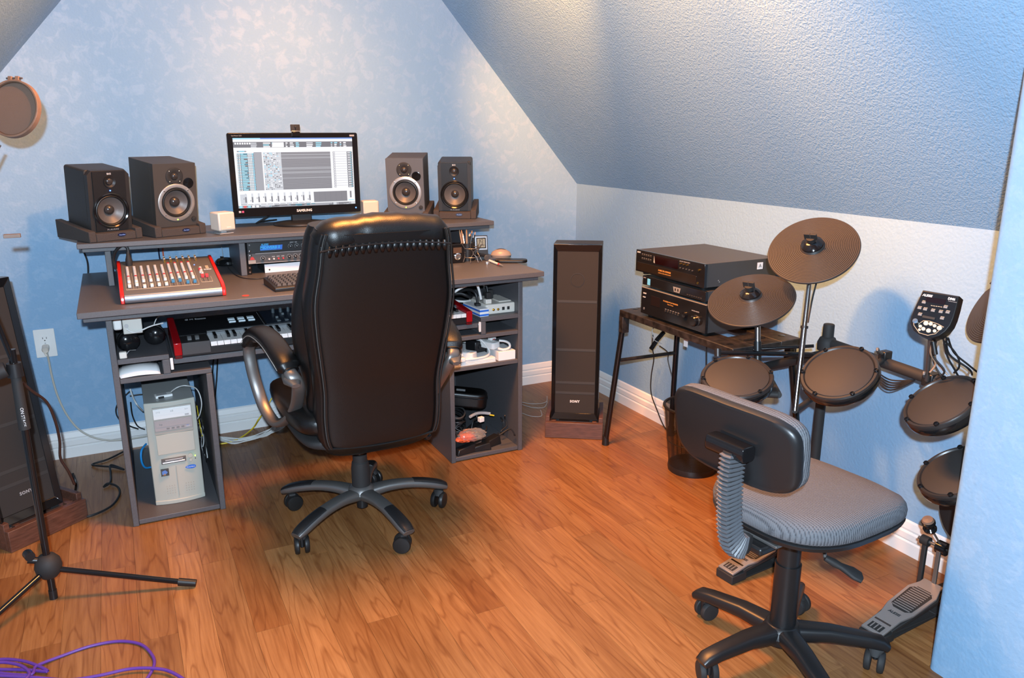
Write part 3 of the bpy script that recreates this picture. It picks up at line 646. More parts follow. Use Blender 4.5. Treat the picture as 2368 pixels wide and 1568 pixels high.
for z0, z1 in ((.0405, .0423), (.0008, .0026)): MB().box(.03, .455, -.0005, 0, z0, z1).build('pale_stripe', MLG, rb, smooth=False)
MB().box(0, .029, -.0006, 0, .001, .0155).build('cream_block', mat('grey_cream', (.32, .29, .26)), rb, smooth=False)
MB().add([(.006, -.0009, .017), (.026, -.0009, .017), (.020, -.0009, .029), (.012, -.0009, .029)], [(0, 1, 2, 3)]).build('red_logo', mat('red_print', (.55, .03, .02)), rb)
for xx, r in ((.058, .0065), (.165, .0068), (.190, .0068), (.215, .0068)): knob_front(rb, xx, .021, r)
for q in range(4): MB().lathe([(.0042, 0), (.0036, .004), (.0001, .0042)], 12, 0, TX(.083+q*.019, -.0003, .016) @ FRONT).build('button', MKN if q < 2 else MFR, rb)
for q in range(3): MB().box(.095+q*.019, .107+q*.019, -.0006, 0, .0235, .0275).build('printed_mark', MPRINTD, rb, smooth=False)
MB().lathe([(.0058, 0), (.0045, .002), (.0001, .0025)], 14, 0, TX(.010, -.0004, .036) @ FRONT).build('rack_screw', MCHR, rb)
c = P(612, 631, 2, ZT); ms = thing('silver_device', 'small silver fronted drive box on the desk under the rack units', 'drive', (c.x, c.y-.01, ZT+.0004), math.radians(3))
BX('body', MBLKM, ms, .002, .198, .003, .15, 0, .034, .001); BX('front_panel', mat('satin_silver', (.80, .80, .82), .35), ms, 0, .20, -.001, .0028, 0, .036, .001)
MB().cyl((.019, -.0022, .013), (.019, -.0012, .013), .0034, n=14).build('jack', MBLKM, ms)
# computer keyboard
c = P(637, 676, 2, ZT); kb = thing('computer_keyboard', 'black computer keyboard on the desk top, mostly behind the leather chair', 'keyboard', (c.x, c.y, ZT+.0005), math.radians(4))
KT = RX(math.radians(4))
yz_prism(MB(), [(0, 0), (.175, 0), (.175, .026), (.17, .028), (.004, .016), (0, .012)], 0, .44).build('keyboard_case', MBLK, kb, .002)
MB().box(.002, .438, -.001, .006, .0125, .0145).build('front_edge', mat('bronze_edge', (.25, .17, .10), .3, metal=.6), kb)
ks = MB()
for j in range(6):
    for i in range(22):
        if j == 0 and 4 <= i <= 8: continue
        x0 = .012+i*.0190; y0 = .016+j*.0245+(.004 if j == 5 else 0)
        ks.add([(x0, y0, .0165+y0*.07), (x0+.0165, y0, .0165+y0*.07), (x0+.0165, y0+.021, .0165+y0*.07+.0015), (x0, y0+.021, .018+y0*.07),
                (x0+.003, y0+.003, .0245+y0*.07), (x0+.0135, y0+.003, .0245+y0*.07), (x0+.0135, y0+.018, .026+y0*.07), (x0+.003, y0+.018, .026+y0*.07)],
               [(4, 5, 6, 7), (0, 1, 5, 4), (1, 2, 6, 5), (2, 3, 7, 6), (3, 0, 4, 7)])
ks.build('keys', mat('slate_key', (.055, .06, .068), .45), kb)['kind'] = 'stuff'
# ------------------------------------------------------------------ right end of the table top: small things
bxz = ZT+.0004
t = thing('pencil_cup', 'black pencil cup on the desk under the right shelf end', 'cup', (-.878, -.500, bxz))
MB().lathe([(.0001, 0), (.032, 0), (.034, .06), (.035, .080), (.032, .080), (.031, .01), (.0001, .006)], 26).build('cup_body', MBLK, t)
for q in range(9):
    a = q*2.4; r = .018+.012*(q % 2); tl = .10+.035*((q*37) % 10)/10
    p0 = Vector((-.878+r*.5*math.cos(a), -.50+r*.5*math.sin(a), bxz+.012)); p1 = p0+Vector((.022*math.cos(a), .022*math.sin(a), tl))
    pn = thing('pencil', ['black pen with a gold tip standing in the black pencil cup', 'tan wooden pencil standing in the black pencil cup', 'black pen with a silver tip standing in the black pencil cup'][q % 3], 'pencil', p0, 0, 'pens in the black pencil cup')
    MB().cyl((0, 0, 0), (p1-p0)*.9, .0032, n=8).build('barrel', [MBLKG, mat('tan_pencil', (.42, .27, .16), .5), MBLK][q % 3], pn)
    MB().cyl((p1-p0)*.9, p1-p0, .0034, .0012, n=8).build('tip', MGOLD if q % 3 else MALU, pn)
t = thing('black_organizer', 'dark gadget box with round chrome lens on the desk left of the pencil cup', 'gadget', (-.960, -.555, bxz))
BX('case', MBLKG, t, -.045, .045, 0, .06, 0, .085, .003)
MB().lathe([(.016, 0), (.016, .004), (.012, .006), (.011, .003), (.0001, .002)], 24, 0, TX(.010, -.0004, .030) @ FRONT).build('lens_ring', MCHR, t)
BX('card', mat('amber_card', (.08, .045, .025), .5), t, -.01, .03, -.001, -.0002, .045, .07, .0002)
c = P(1118, 603, 2, ZT)
t = thing('desk_thermometer', 'silver framed digital thermometer with grey display standing on the desk', 'thermometer', (c.x, c.y+.02, bxz), math.radians(-12), rot=(math.radians(-8), 0, math.radians(-14)))
MB().prism(rrect(.062, .112, .005), 0, .010, 0, TX(0, .010, .056) @ FRONT).build('case', MBLK, t, .0015)
MB().prism(rrect(.056, .062, .003), 0, .0015, 0, TX(0, -.0002, .077) @ FRONT).build('silver_frame', MALU, t, .0005)
MB().prism(rrect(.044, .048, .002), 0, .0008, 0, TX(0, -.0018, .077) @ FRONT).build('dark_frame', MBLKG, t)
MB().prism(rrect(.036, .040, .001), 0, .0006, 0, TX(0, -.0027, .077) @ FRONT).build('display', mat('lcd_grey', (.20, .23, .19), .3), t)
text('digits', '82', .022, MBLKM, t, TX(0, -.0034, .0865) @ FRONT)
text('digits', '12:40', .0145, MBLKM, t, TX(0, -.0034, .0675) @ FRONT)
c = P(1092, 606, 2, ZT)
t = thing('microphone_shock_mount', 'wire spider shock mount for a microphone lying on the desk', 'shock mount', (c.x, c.y+.01, bxz+.001), .3)
for zz, r in ((.022, .038), (.062, .038)):
    MB().sweep([(r*math.cos(a), r*math.sin(a), zz) for a in [i*PI/12 for i in range(24)]], .0022, 6, 2., None, 0, True).build('wire_ring', MGUN, t)
for q in range(8):
    a = q*PI/4; a2 = a+(.5 if q % 2 else -.5)
    MB().sweep([(.048*math.cos(a), .048*math.sin(a), .0015), (.038*math.cos(a), .038*math.sin(a), .022), (.03*math.cos(a2), .03*math.sin(a2), .042), (.038*math.cos(a), .038*math.sin(a), .062), (.052*math.cos(a), .052*math.sin(a), .083)], .0019, 6).build('wire_leg', MGUN, t)
MB().cyl((.03, .0, .03), (.075, -.02, .02), .009, .006, n=12).build('mount_joint', MBLK, t)
MB().cyl((.072, -.02, .012), (.072, -.026, .012), .0125, n=16).build('thumbscrew', MALU, t)
c = P(1196, 607, 2, ZT)
t = thing('eyeglass_case', 'black leather pouch lying flat on the desk by the right corner', 'pouch', (c.x-.02, c.y+.02, bxz), math.radians(-28))
MB().prism(rrect(.145, .062, .024), 0, .013).build('pouch_body', MLEA, t, .004, 3)
c = P(1172, 604, 2, ZT)
t = thing('computer_mouse', 'tan and black cordless mouse resting on the black pouch', 'mouse', (c.x-.012, c.y+.035, bxz+.0138), math.radians(-30))
MB().lathe([(.0001, 0), (.024, 0), (.028, .009), (.024, .021), (.014, .029), (.0001, .032)], 28, 0, Matrix.Scale(1.7, 4, (1, 0, 0)) @ Matrix.Scale(1.2, 4, (0, 0, 1))).build('mouse_shell', mat('tan_shell', (.30, .23, .18), .35), t)
MB().sweep([(.044*math.cos(a), .0, .002+.037*math.sin(a)) for a in [PI*i/12 for i in range(13)]], (.003, .0015), 8).build('black_stripe', MBLKG, t)
a = P(1132, 606, 2, ZT); b = P(1160, 617, 2, ZT); a.z = b.z = bxz+.006
t = thing('marker_pen', 'white marker pen with red band lying at the right of the desk', 'pen', a)
d = b-a; MB().cyl((0, 0, 0), d*.75, .0052, n=14).build('barrel', MWHT, t); MB().cyl(d*.75, d*.85, .0054, n=14).build('red_band', MFR, t); MB().cyl(d*.85, d*1.1, .005, .0015, n=14).build('cap_tip', MGRY, t)
a = P(1125, 611, 2, ZT); t = thing('metal_disc', 'round silver cap lying beside the white marker', 'cap', (a.x, a.y-.006, bxz))
MB().lathe([(.0001, 0), (.009, 0), (.010, .008), (.008, .012), (.0001, .012)], 18).build('cap_shell', MALU, t)
# ------------------------------------------------------------------ the keyboard controller on its tray
kx0, kx1, ky0, ky1, kz = -2.163, -1.008, -.845, -.512, .6125
sy = thing('keyboard_controller', 'long black music keyboard with red end blocks on the sliding tray', 'keyboard', (kx0, ky0, kz))
KW = kx1-kx0; KD = ky1-ky0
BX('lower_case', MBLK, sy, .02, KW-.02, .010, KD, .004, .030)
yz_prism(MB(), [(.112, .0305), (KD, .0305), (KD, .074), (.118, .062), (.112, .058)], .0265, KW-.0265).build('control_panel', MBLKG, sy, .001)
BX('wheel_block', mat('dark_case', (.022, .02, .02), .4), sy, .0265, .122, .004, .1115, .0305, .056, .002)
BX('front_strip', mat('grey_strip', (.05, .05, .052), .4), sy, .0265, .122, .0005, .0036, .012, .056, .001)
for s_, a in ((0, 0), (1, KW-.026)):
    yz_prism(MB(), [(0, .012), (KD, .012), (KD, .082), (.0, .058)], a, a+.026).build('end_block', MDRED, sy, .003, 3)
    yz_prism(MB(), [(.004, .0), (KD, 0), (KD, .0115), (.004, .0115)], a+.001, a+.025).build('end_foot', mat('dark_red', (.10, .003, .004), .3), sy, .001)
for q in range(2):
    MB().cyl((.050+q*.026, .055, .048), (.064+q*.026, .055, .048), .020, n=24).build('wheel', mat('smoke_rubber', (.10, .10, .10), .5), sy, .001)
kw0 = .1235; nw = 44; kp = (KW-.0275-kw0)/nw
MKW = mat('piano_white', (.80, .79, .77), .25); MKB = MBLKG
wk = MB().box(.0006, kp-.0006, .002, .1112, .040, .050).box(.0006, kp-.0006, .001, .006, .034, .0402)
bk_pat = [1, 0, 1, 1, 0, 1, 1]       # a black key right of white key i (from A)
w0 = None; b0 = None
for i in range(nw):
    if w0 is None: o = w0 = wk.build('white_key', MKW, sy, .0007)
    else: o = w0.copy(); COL.objects.link(o); o.parent = sy
    o.location = (kw0+i*kp, 0, 0)
    if bk_pat[i % 7] and i < nw-1:
        if b0 is None: o = b0 = yz_prism(MB(), [(.042, .0504), (.1112, .0504), (.1112, .062), (.048, .0605)], -.0058, .0058).build('black_key', MKB, sy, .0008)
        else: o = b0.copy(); COL.objects.link(o); o.parent = sy
        o.location = (kw0+(i+1)*kp, 0, 0)
BX('felt_strip', mat('grey_felt', (.17, .18, .19), .8), sy, kw0, KW-.027, .1115, .1118, .0305, .058, 0)
MB().box(kw0, KW-.027, .112, .128, .0588, .0640, 0).build('grey_band', mat('grey_band', (.10, .105, .11), .5), sy)
kt = math.atan2(.012, KD-.118); KP = TX(0, .118, .0622) @ RX(kt)
def kpbox(name, m, x0, x1, y0, y1, h, bev=.0006): return MB().box(x0, x1, y0, y1, 0, h, 0, KP).build(name, m, sy, bev)
text('brand_label', 'CME', .020, MPRINTD, sy, KP @ TX(.062, .185, .0006), align='LEFT', bold=-.0001, sp=1.3)
kpbox('outlined_badge', MPRINTD, .108, .140, .178, .190, .0006, 0)
MBUT = mat('lit_button', (.70, .80, .85), .4)
for q in range(3):
    for j in range(2): kpbox('button', MBUT, .215+q*.036, .240+q*.036, .085+j*.032, .107+j*.032, .005)
kpbox('panel_seam', MLG, .335, .3358, .02, .20, .0008, 0)
kpbox('control_inset', mat('navy_panel', (.012, .018, .03), .35), .345, KW-.05, .015, .205, .001, .0003)
for q in range(16):
    xx = .395+q*.030+(q//4)*.012
    if xx > KW-.07: break
    MB().lathe([(.0072, 0), (.0062, .018), (.0001, .0185)], 16, 0, KP @ TX(xx, .165, .001)).build('knob', mat('teal_knob', (.05, .065, .075), .35), sy)
    MB().box(-.0006, .0006, .001, .0062, .0186, .0192, 0, KP @ TX(xx, .165, .001)).build('pointer', MPRINT, sy, smooth=False)
    kpbox('button', mat('slate_button', (.10, .12, .13), .4), xx-.007, xx+.007, .035, .055, .004)
    kpbox('slider_cap', mat('slate_button', (.10, .12, .13), .4), xx-.005, xx+.005, .078+.02*((q*5) % 3), .088+.02*((q*5) % 3), .009)
    kpbox('slider_slot', MBLKM, xx-.0008, xx+.0008, .065, .135, .0014, 0)
# ------------------------------------------------------------------ left cabinet contents
hx = -2.30; hz_ = .6335
hp = thing('headphones', 'black closed headphones lying on the upper left shelf of the desk', 'headphones', (-2.262, -.745, hz_))
for s_, xx, yy, rz in ((0, -.040, .0, .25), (1, .045, .055, -.15)):
    Mh = TX(xx, yy, .038) @ RZ(rz) @ RX(PI/2)
    MB().lathe([(.0001, .017), (.022, .016), (.033, .008), (.036, -.002), (.033, -.010), (.018, -.013), (.0001, -.013)], 28, 0, Mh).build('ear_cup', MBLKG, hp)
    MB().sweep([Mh @ Vector((.029*math.cos(a), .030*math.sin(a), -.016)) for a in [i*PI/12 for i in range(24)]], .0085, 10, 2., None, 0, True).build('ear_cushion', MLEA, hp)
MB().sweep(smoothpts([(-.05, .03, .015), (-.068, .05, .02), (-.05, .11, .03), (.02, .14, .035), (.06, .13, .03), (.05, .085, .02)], 5), [(.008, .004)]*26, 8, 3.).build('headband', MBLK, hp)
c = P(280, 828, 1, -.80)
t = thing('white_plug_box', 'tiny cream plug block at the front left corner of the headphone shelf', 'plug', (-2.338, -.832, hz_)); BX('block', MCRM, t, 0, .024, 0, .02, 0, .023, .003)
cable('headphone_wire', 'thin pale wire from the cream block to the headphones', 'wire', [(-2.315, -.818, .645), (-2.305, -.80, .652), (-2.295, -.77, .645), (-2.285, -.75, .64)], .0015, MLG)
t = thing('power_adapter', 'beige box adapter hanging inside the upper left shelf under the table top', 'adapter', (-2.316, -.742, .706)); BX('adapter_body', mat('grey_beige', (.55, .54, .49), .5), t, 0, .062, -.035, 0, 0, .060, .003)
MB().cyl((.012, -.0352, .03), (.012, -.038, .03), .007, n=14).build('cable_grommet', MLG, t)
t = thing('power_adapter', 'white rounded adapter beside the beige one, upper left shelf', 'adapter', (-2.3450, -.742, .722)); BX('adapter_body', MWHT, t, 0, .027, -.030, 0, 0, .045, .006)
cable('white_wire', 'white wire leading from the beige adapter to the keyboard end', 'wire', [(-2.304, -.782, .726), (-2.285, -.79, .714), (-2.26, -.78, .716), (-2.225, -.77, .726), (-2.185, -.75, .728)], .0026, MWHTC)
cable('usb_wire', 'two thin white wires bent behind the headphones', 'wire', [(-2.215, -.62, .69), (-2.20, -.60, .715), (-2.185, -.585, .72), (-2.17, -.57, .715)], .0018, MWHTC)
pp = thing('stapled_booklet', 'curled white booklet with a faint circle lying on the lower left shelf', 'booklet', (-2.343, -.832, .5625))
for q in range(4):
    n = 12; vs = []; fs = []
    for j in range(n+1):
        u = j/n; zz = .002+q*.0018+(.018+.004*q)*max(0, 1-u*2.6)**1.6*0 + .010*math.sin(PI*u)*(.4+.2*q)
        vs += [(u*.128-.001*q, .002*q, zz), (u*.128-.001*q, .20, zz)]
    for j in range(n): fs.append((2*j, 2*j+2, 2*j+3, 2*j+1))
    m_ = MB().add(vs, fs); o = m_.build('page', MPAP, pp); md = o.modifiers.new('t', 'SOLIDIFY'); md.thickness = .0012
t_ = text('cover_text', 'CME', .016, MGRY, pp, TX(.095, .10, .0235), align='LEFT')
# CPU tower
c0 = P(363, 1175, 2, .02); c1 = P(476, 1154, 2, .02)
cw = .176; cpx = -2.283; cpy = -.752; cz = .0225; CH = .405
cp = thing('computer_tower', 'beige computer tower standing in the left desk cabinet', 'computer', (cpx, cpy, cz), math.radians(0))
BX('case', mat('grey_steel_case', (.42, .43, .42), .45, metal=.2), cp, .003, cw-.003, .024, .44, .002, CH, .002)
# bowed front bezel
bz = []
for j in range(9): u = j/8; bz.append((cw*u, .018-.018*(1-(2*u-1)**2)*.8-.001))
MB().prism([(cw, .0236), (0, .0236)]+bz, 0, CH+.002).build('front_bezel', MBEI, cp, .003)
MB().prism([(cw+.001, .0236), (-.001, .0236)]+[(x_, y_-.003) for x_, y_ in bz], -.0003, .016).build('bezel_plinth', MBEI, cp, .002)
def cf(name, m, x0, x1, z0, z1, d=.002, y=.0, bev=.001): return BX(name, m, cp, x0, x1, y-d, y+.004, z0, z1, bev)
cf('drive_bay_frame', mat('bay_shadow', (.36, .34, .30)), .026, .160, .285, .390, .0006, .0065-.0055, .0004)
d1_ = cf('disc_drive', MWHT, .028, .158, .345, .385, .004, .001); d2_ = cf('disc_drive', mat('silver_drive', (.36, .33, .33), .4), .028, .158, .298, .339, .004, .001); d2_['label'] = 'silver disc drive with small icons'
for par, z in ((d1_, .345), (d2_, .298)):
    BX('tray_door', MWHT if par is d1_ else mat('silver_drive'.strip(), (.36, .33, .33)), par, .032, .154, -.0045, -.0032, z+.016, z+.036, .0003)
    BX('eject_button', MLG, par, .135, .149, -.0045, -.0032, z+.004, z+.010, .0002)
text('brand_label', 'LG', .008, MGRY, cp, TX(.092, -.0050, .373) @ FRONT); text('format_label', 'DVD', .007, MLG, cp, TX(.045, -.0050, .373) @ FRONT); text('format_label', 'RW', .007, MLG, cp, TX(.142, -.0050, .373) @ FRONT)
text('brand_label', 'hp', .011, MGRY, cp, TX(.050, -.0050, .325) @ FRONT)
for q in range(5): BX('drive_icon', MGRY if q < 4 else MBLUEP, d2_, .068+q*.017, .078+q*.017, -.0042, -.0031, .303, .309, .0002)
for z in (.233, .262): MB().box(.028, .158, .0003, .004, z, z+.0012).build('bay_seam', mat('bay_shadow', (.36, .34, .30)), cp, smooth=False)
cf('bay_cover', MBEI, .028, .158, .204, .282, .0012, .001)
fd = cf('card_reader_slot', mat('dark_slot', (.10, .10, .10), .35), .036, .122, .166, .186, .0028, .001)
BX('reader_chrome', MCHR, fd, .040, .118, -.0026, -.0015, .169, .1735, .0003); BX('reader_chrome', MLG, fd, .050, .112, -.0026, -.0015, .1775, .1825, .0003)
MB().cyl((.138, .0008, .184), (.138, -.0035, .184), .0085, n=22).build('power_button', MBEI, cp, .0008)
MB().cyl((.138, .0008, .166), (.138, -.0025, .166), .0055, n=18).build('reset_button', MBEI, cp, .0008)
MB().cyl((.155, .001, .181), (.155, -.0012, .181), .0022, n=10).build('power_light', MLEDG, cp)
MB().cyl((.155, .001, .170), (.155, -.0012, .170), .0018, n=10).build('drive_light', MBLKM, cp)
MB().prism([(.019*math.cos(a), .0075*math.sin(a)+.001*math.sin(a*2)) for a in [i*PI/10 for i in range(20)]], 0, .0012, 0, TX(.135, .0005, .139) @ FRONT).build('blue_badge', MBLUEP, cp)
text('badge_text', 'PowerSpec', .0065, MPRINT, cp, TX(.135, -.0010, .139) @ FRONT, shear=.2)
bd = cf('sticker', MBLKG, .030, .058, .118, .146, .0006, .001, .0002)
MB().add([(.034, -.0002, .126), (.044, -.0002, .122), (.054, -.0002, .132), (.046, -.0002, .142), (.034, -.0002, .138)], [(0, 1, 2, 3, 4)]).build('sticker_print', mat('cobalt_print', (.10, .22, .55)), bd)
MB().add([(.036, -.0004, .122), (.046, -.0004, .121), (.044, -.0004, .129)], [(0, 1, 2)]).build('sticker_print', MGOLD, bd)
MB().box(.084, .0855, .0005-.0009, .002, .03, .152).build('bezel_groove', mat('bay_shadow', (.36, .34, .30)), cp, smooth=False)
vh = MB()
for j in range(4):
    for q in range(4): vh.cyl((.045+q*.009, .0004, .045+j*.010), (.045+q*.009, -.0006, .045+j*.010), .0016, n=8); vh.cyl((.112+q*.009, .0004, .045+j*.010), (.112+q*.009, -.0006, .045+j*.010), .0016, n=8)
vh.build('vent_holes', mat('bay_shadow', (.36, .34, .30)), cp)['kind'] = 'stuff'
# gadget on top of the tower with its wire
ztop = cz+CH+.0008
c = P(378, 917, 2, ztop)
t = thing('small_gadget', 'white and silver card gadget lying on top of the computer tower', 'gadget', (c.x, c.y, ztop), .15)
BX('gadget_body', MWHT, t, -.03, .03, -.017, .017, 0, .010, .002); BX('gadget_screen', MLG, t, -.024, .012, -.012, .012, .0102, .0108, .0002); BX('gadget_clip', MBLK, t, -.022, -.002, -.024, -.0175, .001, .008, .001)
cable('white_wire', 'thin white wire curving from the gadget over the right side of the tower', 'wire', [P(393, 908, 2, ztop+.006), P(410, 896, 2, ztop+.012), P(430, 892, 2, ztop+.02), P(455, 900, 1, -.60), P(466, 930, 1, -.60), P(462, 958, 1, -.58), P(452, 975, 1, -.55)], .0022, MWHTC)
cable('white_wire', 'grey white cable passing behind the tower on its left side', 'wire', [P(301, 900, 1, -.30), P(306, 915, 1, -.32), P(316, 935, 1, -.36), P(330, 950, 1, -.30)], .0032, MWHTC)
cable('blue_cable', 'bright blue cable loop low behind the left side of the computer tower', 'cable', [(-2.28, -.40, .045), (-2.305, -.43, .06), (-2.315, -.45, .10), (-2.31, -.44, .14), (-2.29, -.40, .15)], .004, mat('blue_cable_jacket', (.02, .30, .75), .4))
cable('black_loop_cable', 'black cable loop on the wall just left of the left desk cabinet', 'cable', [P(300, 905, 1, -.05), P(275, 930, 1, -.05), P(268, 950, 1, -.05), P(276, 970, 1, -.06), P(300, 985, 1, -.07), P(320, 992, 1, -.08)], .003, MCAB)
cable('black_loop_cable', 'black cable seen through the open cabinet behind the tower', 'cable', [P(300, 916, 1, -.06), P(318, 913, 1, -.06), P(330, 912, 1, -.06)], .003, MCAB)
cable('black_loop_cable', 'black cable bending at the wall behind the tower, left side', 'cable', [P(302, 930, 1, -.07), P(306, 960, 1, -.06), P(318, 985, 1, -.06), P(335, 993, 1, -.06)], .003, MCAB)
for q, (a, b) in enumerate((((503, 838), (496, 930)), ((493, 840), (488, 880)))):
    cable('black_cable', ['black cable hanging just right of the left cabinet, the longer one', 'black cable hanging just right of the left cabinet, the shorter one'][q], 'cable', [P(a[0]+2, a[1]-18, 1, -.03), P(*a, 1, -.03), P((a[0]+b[0])/2+1, (a[1]+b[1])/2, 1, -.03), P(*b, 1, -.03)], .0032, MCAB)
# tangle of network cables at the foot of the back wall
for q in range(9):
    r = random.Random(40+q); dy = -.05-.012*q
    pts = [Vector((-2.11+.006*q, -.16+r.uniform(-.03, .03), .10+r.uniform(-.04, .10))), Vector((-2.075, -.082+.005*(q % 4), .04+r.uniform(0, .05))), Vector((-2.03, -.080+.004*(q % 4), .02+r.uniform(0, .03))), Vector((-1.94, -.15+r.uniform(-.05, .03), .006+.004*(q % 3))),
           Vector((-1.85, -.16+r.uniform(-.03, .02), .006+.004*(q % 3))), Vector((-1.76, -.12+r.uniform(-.03, .02), .006+.004*(q % 3))), Vector((-1.68, -.09+r.uniform(-.03, .02), .02+r.uniform(0, .06))), Vector((-1.60, -.05, .08+r.uniform(0, .1)))]
    cable('network_cable', 'white network cable in the bundle on the floor behind the leather chair', 'cable', pts, .0026, MWHTC, None, 'white network cables between desk and chair')
for q in range(5):
    r = random.Random(70+q); pts = [Vector((-2.07+r.uniform(-.01, .015), -.42+r.uniform(-.12, .2), .05+r.uniform(0, .22))) for _ in range(5)]
    cable('tangled_wire', ['white', 'black', 'yellow'][q % 3]+' thin wire tangled behind the right side of the computer tower', 'wire', pts, .0018, [MWHTC, MCAB, MYEL][q % 3], None, 'wires behind the tower')
cable('yellow_cable', 'yellow network cable curving over the floor from the left cabinet', 'cable', [P(505, 1027, 2, .006), P(530, 1023, 2, .006), P(560, 1010, 2, .006), P(585, 990, 2, .012), P(598, 970, 1, -.10), P(612, 950, 1, -.07), P(640, 900, 1, -.04)], .0036, MYEL)
cable('cream_wire', 'long pale wire sagging from the wall outlet into the left cabinet', 'wire', [P(108, 815, 1, -.045), P(113, 835, 1, -.035), P(120, 870, 1, -.03), P(133, 915, 1, -.03), P(155, 960, 1, -.032), P(185, 995, 1, -.035), P(225, 1014, 1, -.04), P(270, 1018, 1, -.05), P(330, 1010, 1, -.055), P(370, 1000, 1, -.05)], .0042, mat('cream_wire', (.50, .48, .42), .5))
# wall outlet
c = P(105, 793, 1, 0)
t = thing('wall_outlet', 'white double power outlet plate on the wall left of the desk', 'outlet', (c.x, -.0004, c.z))
MB().prism(rrect(.078, .122, .004), 0, .006, 0, FRONT).build('cover_plate', MWHT, t, .0015)
for s_ in (-1, 1):
    rc = MB().prism(rrect(.034, .028, .010), 0, .0015, 0, TX(0, -.0062, s_*.020) @ FRONT).build('receptacle', MWHT, t)
    if s_ > 0:
        for q in (-.007, .007): MB().box(q-.001, q+.001, -.0082, -.0078, .019, .027).build('slot', MBLKM, rc, smooth=False)
        MB().cyl((0, -.0078, .0125), (0, -.0082, .0125), .0025, n=10).build('slot', MBLKM, rc)
MB().lathe([(.003, 0), (.0001, .001)], 10, 0, TX(0, -.006, 0) @ FRONT).build('screw', MLG, t)
p = thing('power_plug', 'grey white plug pushed into the lower socket of the wall outlet', 'plug', (c.x, -.0085, c.z-.020))
MB().sweep([(0, 0, .004), (0, -.046, .002), (0, -.030, -.010), (0, -.034, -.026)], [(.014, .012), (.013, .012), (.009, .008), (.0045, .0045)], 14, 3.).build('plug_body', MCRM, p)
# ------------------------------------------------------------------ right cabinet contents
z1 = .6355
t = thing('white_router', 'white modem box with black plugs on the top right shelf of the desk', 'router', (-.925, -.800, z1))
MB().prism(rrect(.142, .19, .010), 0, .043, 0, TX(.071, .095, 0)).build('router_body', MCRM, t, .004)
for q, (xx, m_) in enumerate(((.034, MGOLD), (.056, MGOLD), (.082, MBLKM), (.106, MBLKM))):
    if q < 2: MB().lathe([(.0055, 0), (.0055, .004), (.003, .004), (.003, .008), (.0001, .008)], 14, 0, TX(xx, -.0002, .020) @ FRONT).build('gold_jack', mat('gold_metal', (.75, .48, .12), .25, metal=1), t)
    else: BX('port', MBLKM, t, xx-.006, xx+.006, -.0008, .0005, .014, .028, .0003)
BX('raised_lid', MCRM, t, .075, .135, .03, .15, .0432, .0475, .002)
def plug(label, x, y, h, m_, w_=.024, z=.0485, zz=z1):
    p = thing('adapter_plug', label, 'plug', (x, y, zz+z)); BX('plug_body', m_, p, -w_/2, w_/2, -.014, .014, 0, h, .003); return p
plug('white plug standing at the front edge of the modem box', -.905, -.772, .020, MCRM, .028, .0436)
plug('black plug on top of the modem box, the front one', -.902, -.768, .028, MBLKM, .022, .0640)
plug('white and black plug at the left of the modem box', -.945, -.755, .045, MBLKM, .022, .001)
plug('black plug at the rear right of the modem box', -.862, -.70, .040, MBLKM, .026, .0482)
plug('small white plug tip pointing up at the rear of the modem box', -.868, -.655, .022, MWHT, .012, .095)
cable('plug_cable', 'black cord arching from the front plug to the back', 'cable', [(-.902, -.768, .728), (-.905, -.755, .755), (-.925, -.73, .772), (-.96, -.68, .765), (-1.0, -.60, .74)], .0045, MCAB)
cable('plug_cable', 'black cord arching behind the white and black plug', 'cable', [(-.945, -.755, .683), (-.95, -.75, .72), (-.965, -.72, .735), (-1.0, -.66, .72), (-1.03, -.6, .70)], .006, MCAB)
cable('white_tape', 'white strap crossing the top right shelf under the table top', 'strap', [(-1.045, -.74, .735), (-1.02, -.745, .75), (-.985, -.76, .765), (-.955, -.765, .765), (-.945, -.77, .745), (-.938, -.778, .70)], .0055, MWHT)
cable('white_tape', 'lower white strap running behind the blue and white box', 'strap', [(-1.04, -.62, .685), (-1.0, -.64, .675), (-.97, -.66, .672), (-.93, -.64, .668)], .005, MWHT)
cable('plug_cable', 'black cords bunched left of the modem box', 'cable', [(-1.05, -.70, .715), (-1.01, -.72, .722), (-.98, -.73, .71), (-.95, -.70, .70), (-.93, -.62, .71)], .007, MCAB)
cable('plug_cable', 'black cord hanging at the back right corner of the top right shelf', 'cable', [(-.868, -.655, .73), (-.866, -.65, .70), (-.85, -.62, .69), (-.845, -.60, .65)], .005, MCAB)
t = thing('striped_box', 'flat white and blue striped carton left of the modem box', 'box', (-.966, -.826, z1), math.radians(3))
BX('carton', MPAP, t, 0, .042, 0, .16, 0, .034, .001)
for z in (.003, .021): BX('blue_stripe', MBLUEP, t, -.0004, .0424, -.0004, .1604, z, z+.008, 0)
z3 = .4305
for q in range(6):
    t = thing('paper_sheet', 'white paper stack under the power strips in the right cabinet', 'paper', (-1.088, -.828+.004*(q % 2), z3+q*.0032), math.radians(q*.25), 'papers in the right cabinet')
    BX('sheet', MPAP, t, 0, .195, 0, .27, 0, .0026, .0003)
zp = z3+.0196
t = thing('power_strip', 'grey white power strip lying on the papers, left one of two', 'power strip', (-1.062, -.775, zp), math.radians(-60+90))
t.rotation_euler.z = math.radians(37); t.location = (-.985, -.812, zp)
def strip(t, L_):
    MB().prism(rrect(.05, L_, .012), 0, .030, 0, TX(0, L_/2, 0)).build('strip_body', MWHT, t, .004)
    for q in range(6):
        s = BX('socket', MWHT, t, -.014, .014, .022+q*.03, .044+q*.03, .0302, .0312, .0003)
        for k in (-.005, .005): MB().box(k-.001, k+.001, .028+q*.03, .036+q*.03, .0312, .0316).build('slot', MGRY, s, smooth=False)
strip(t, .215)
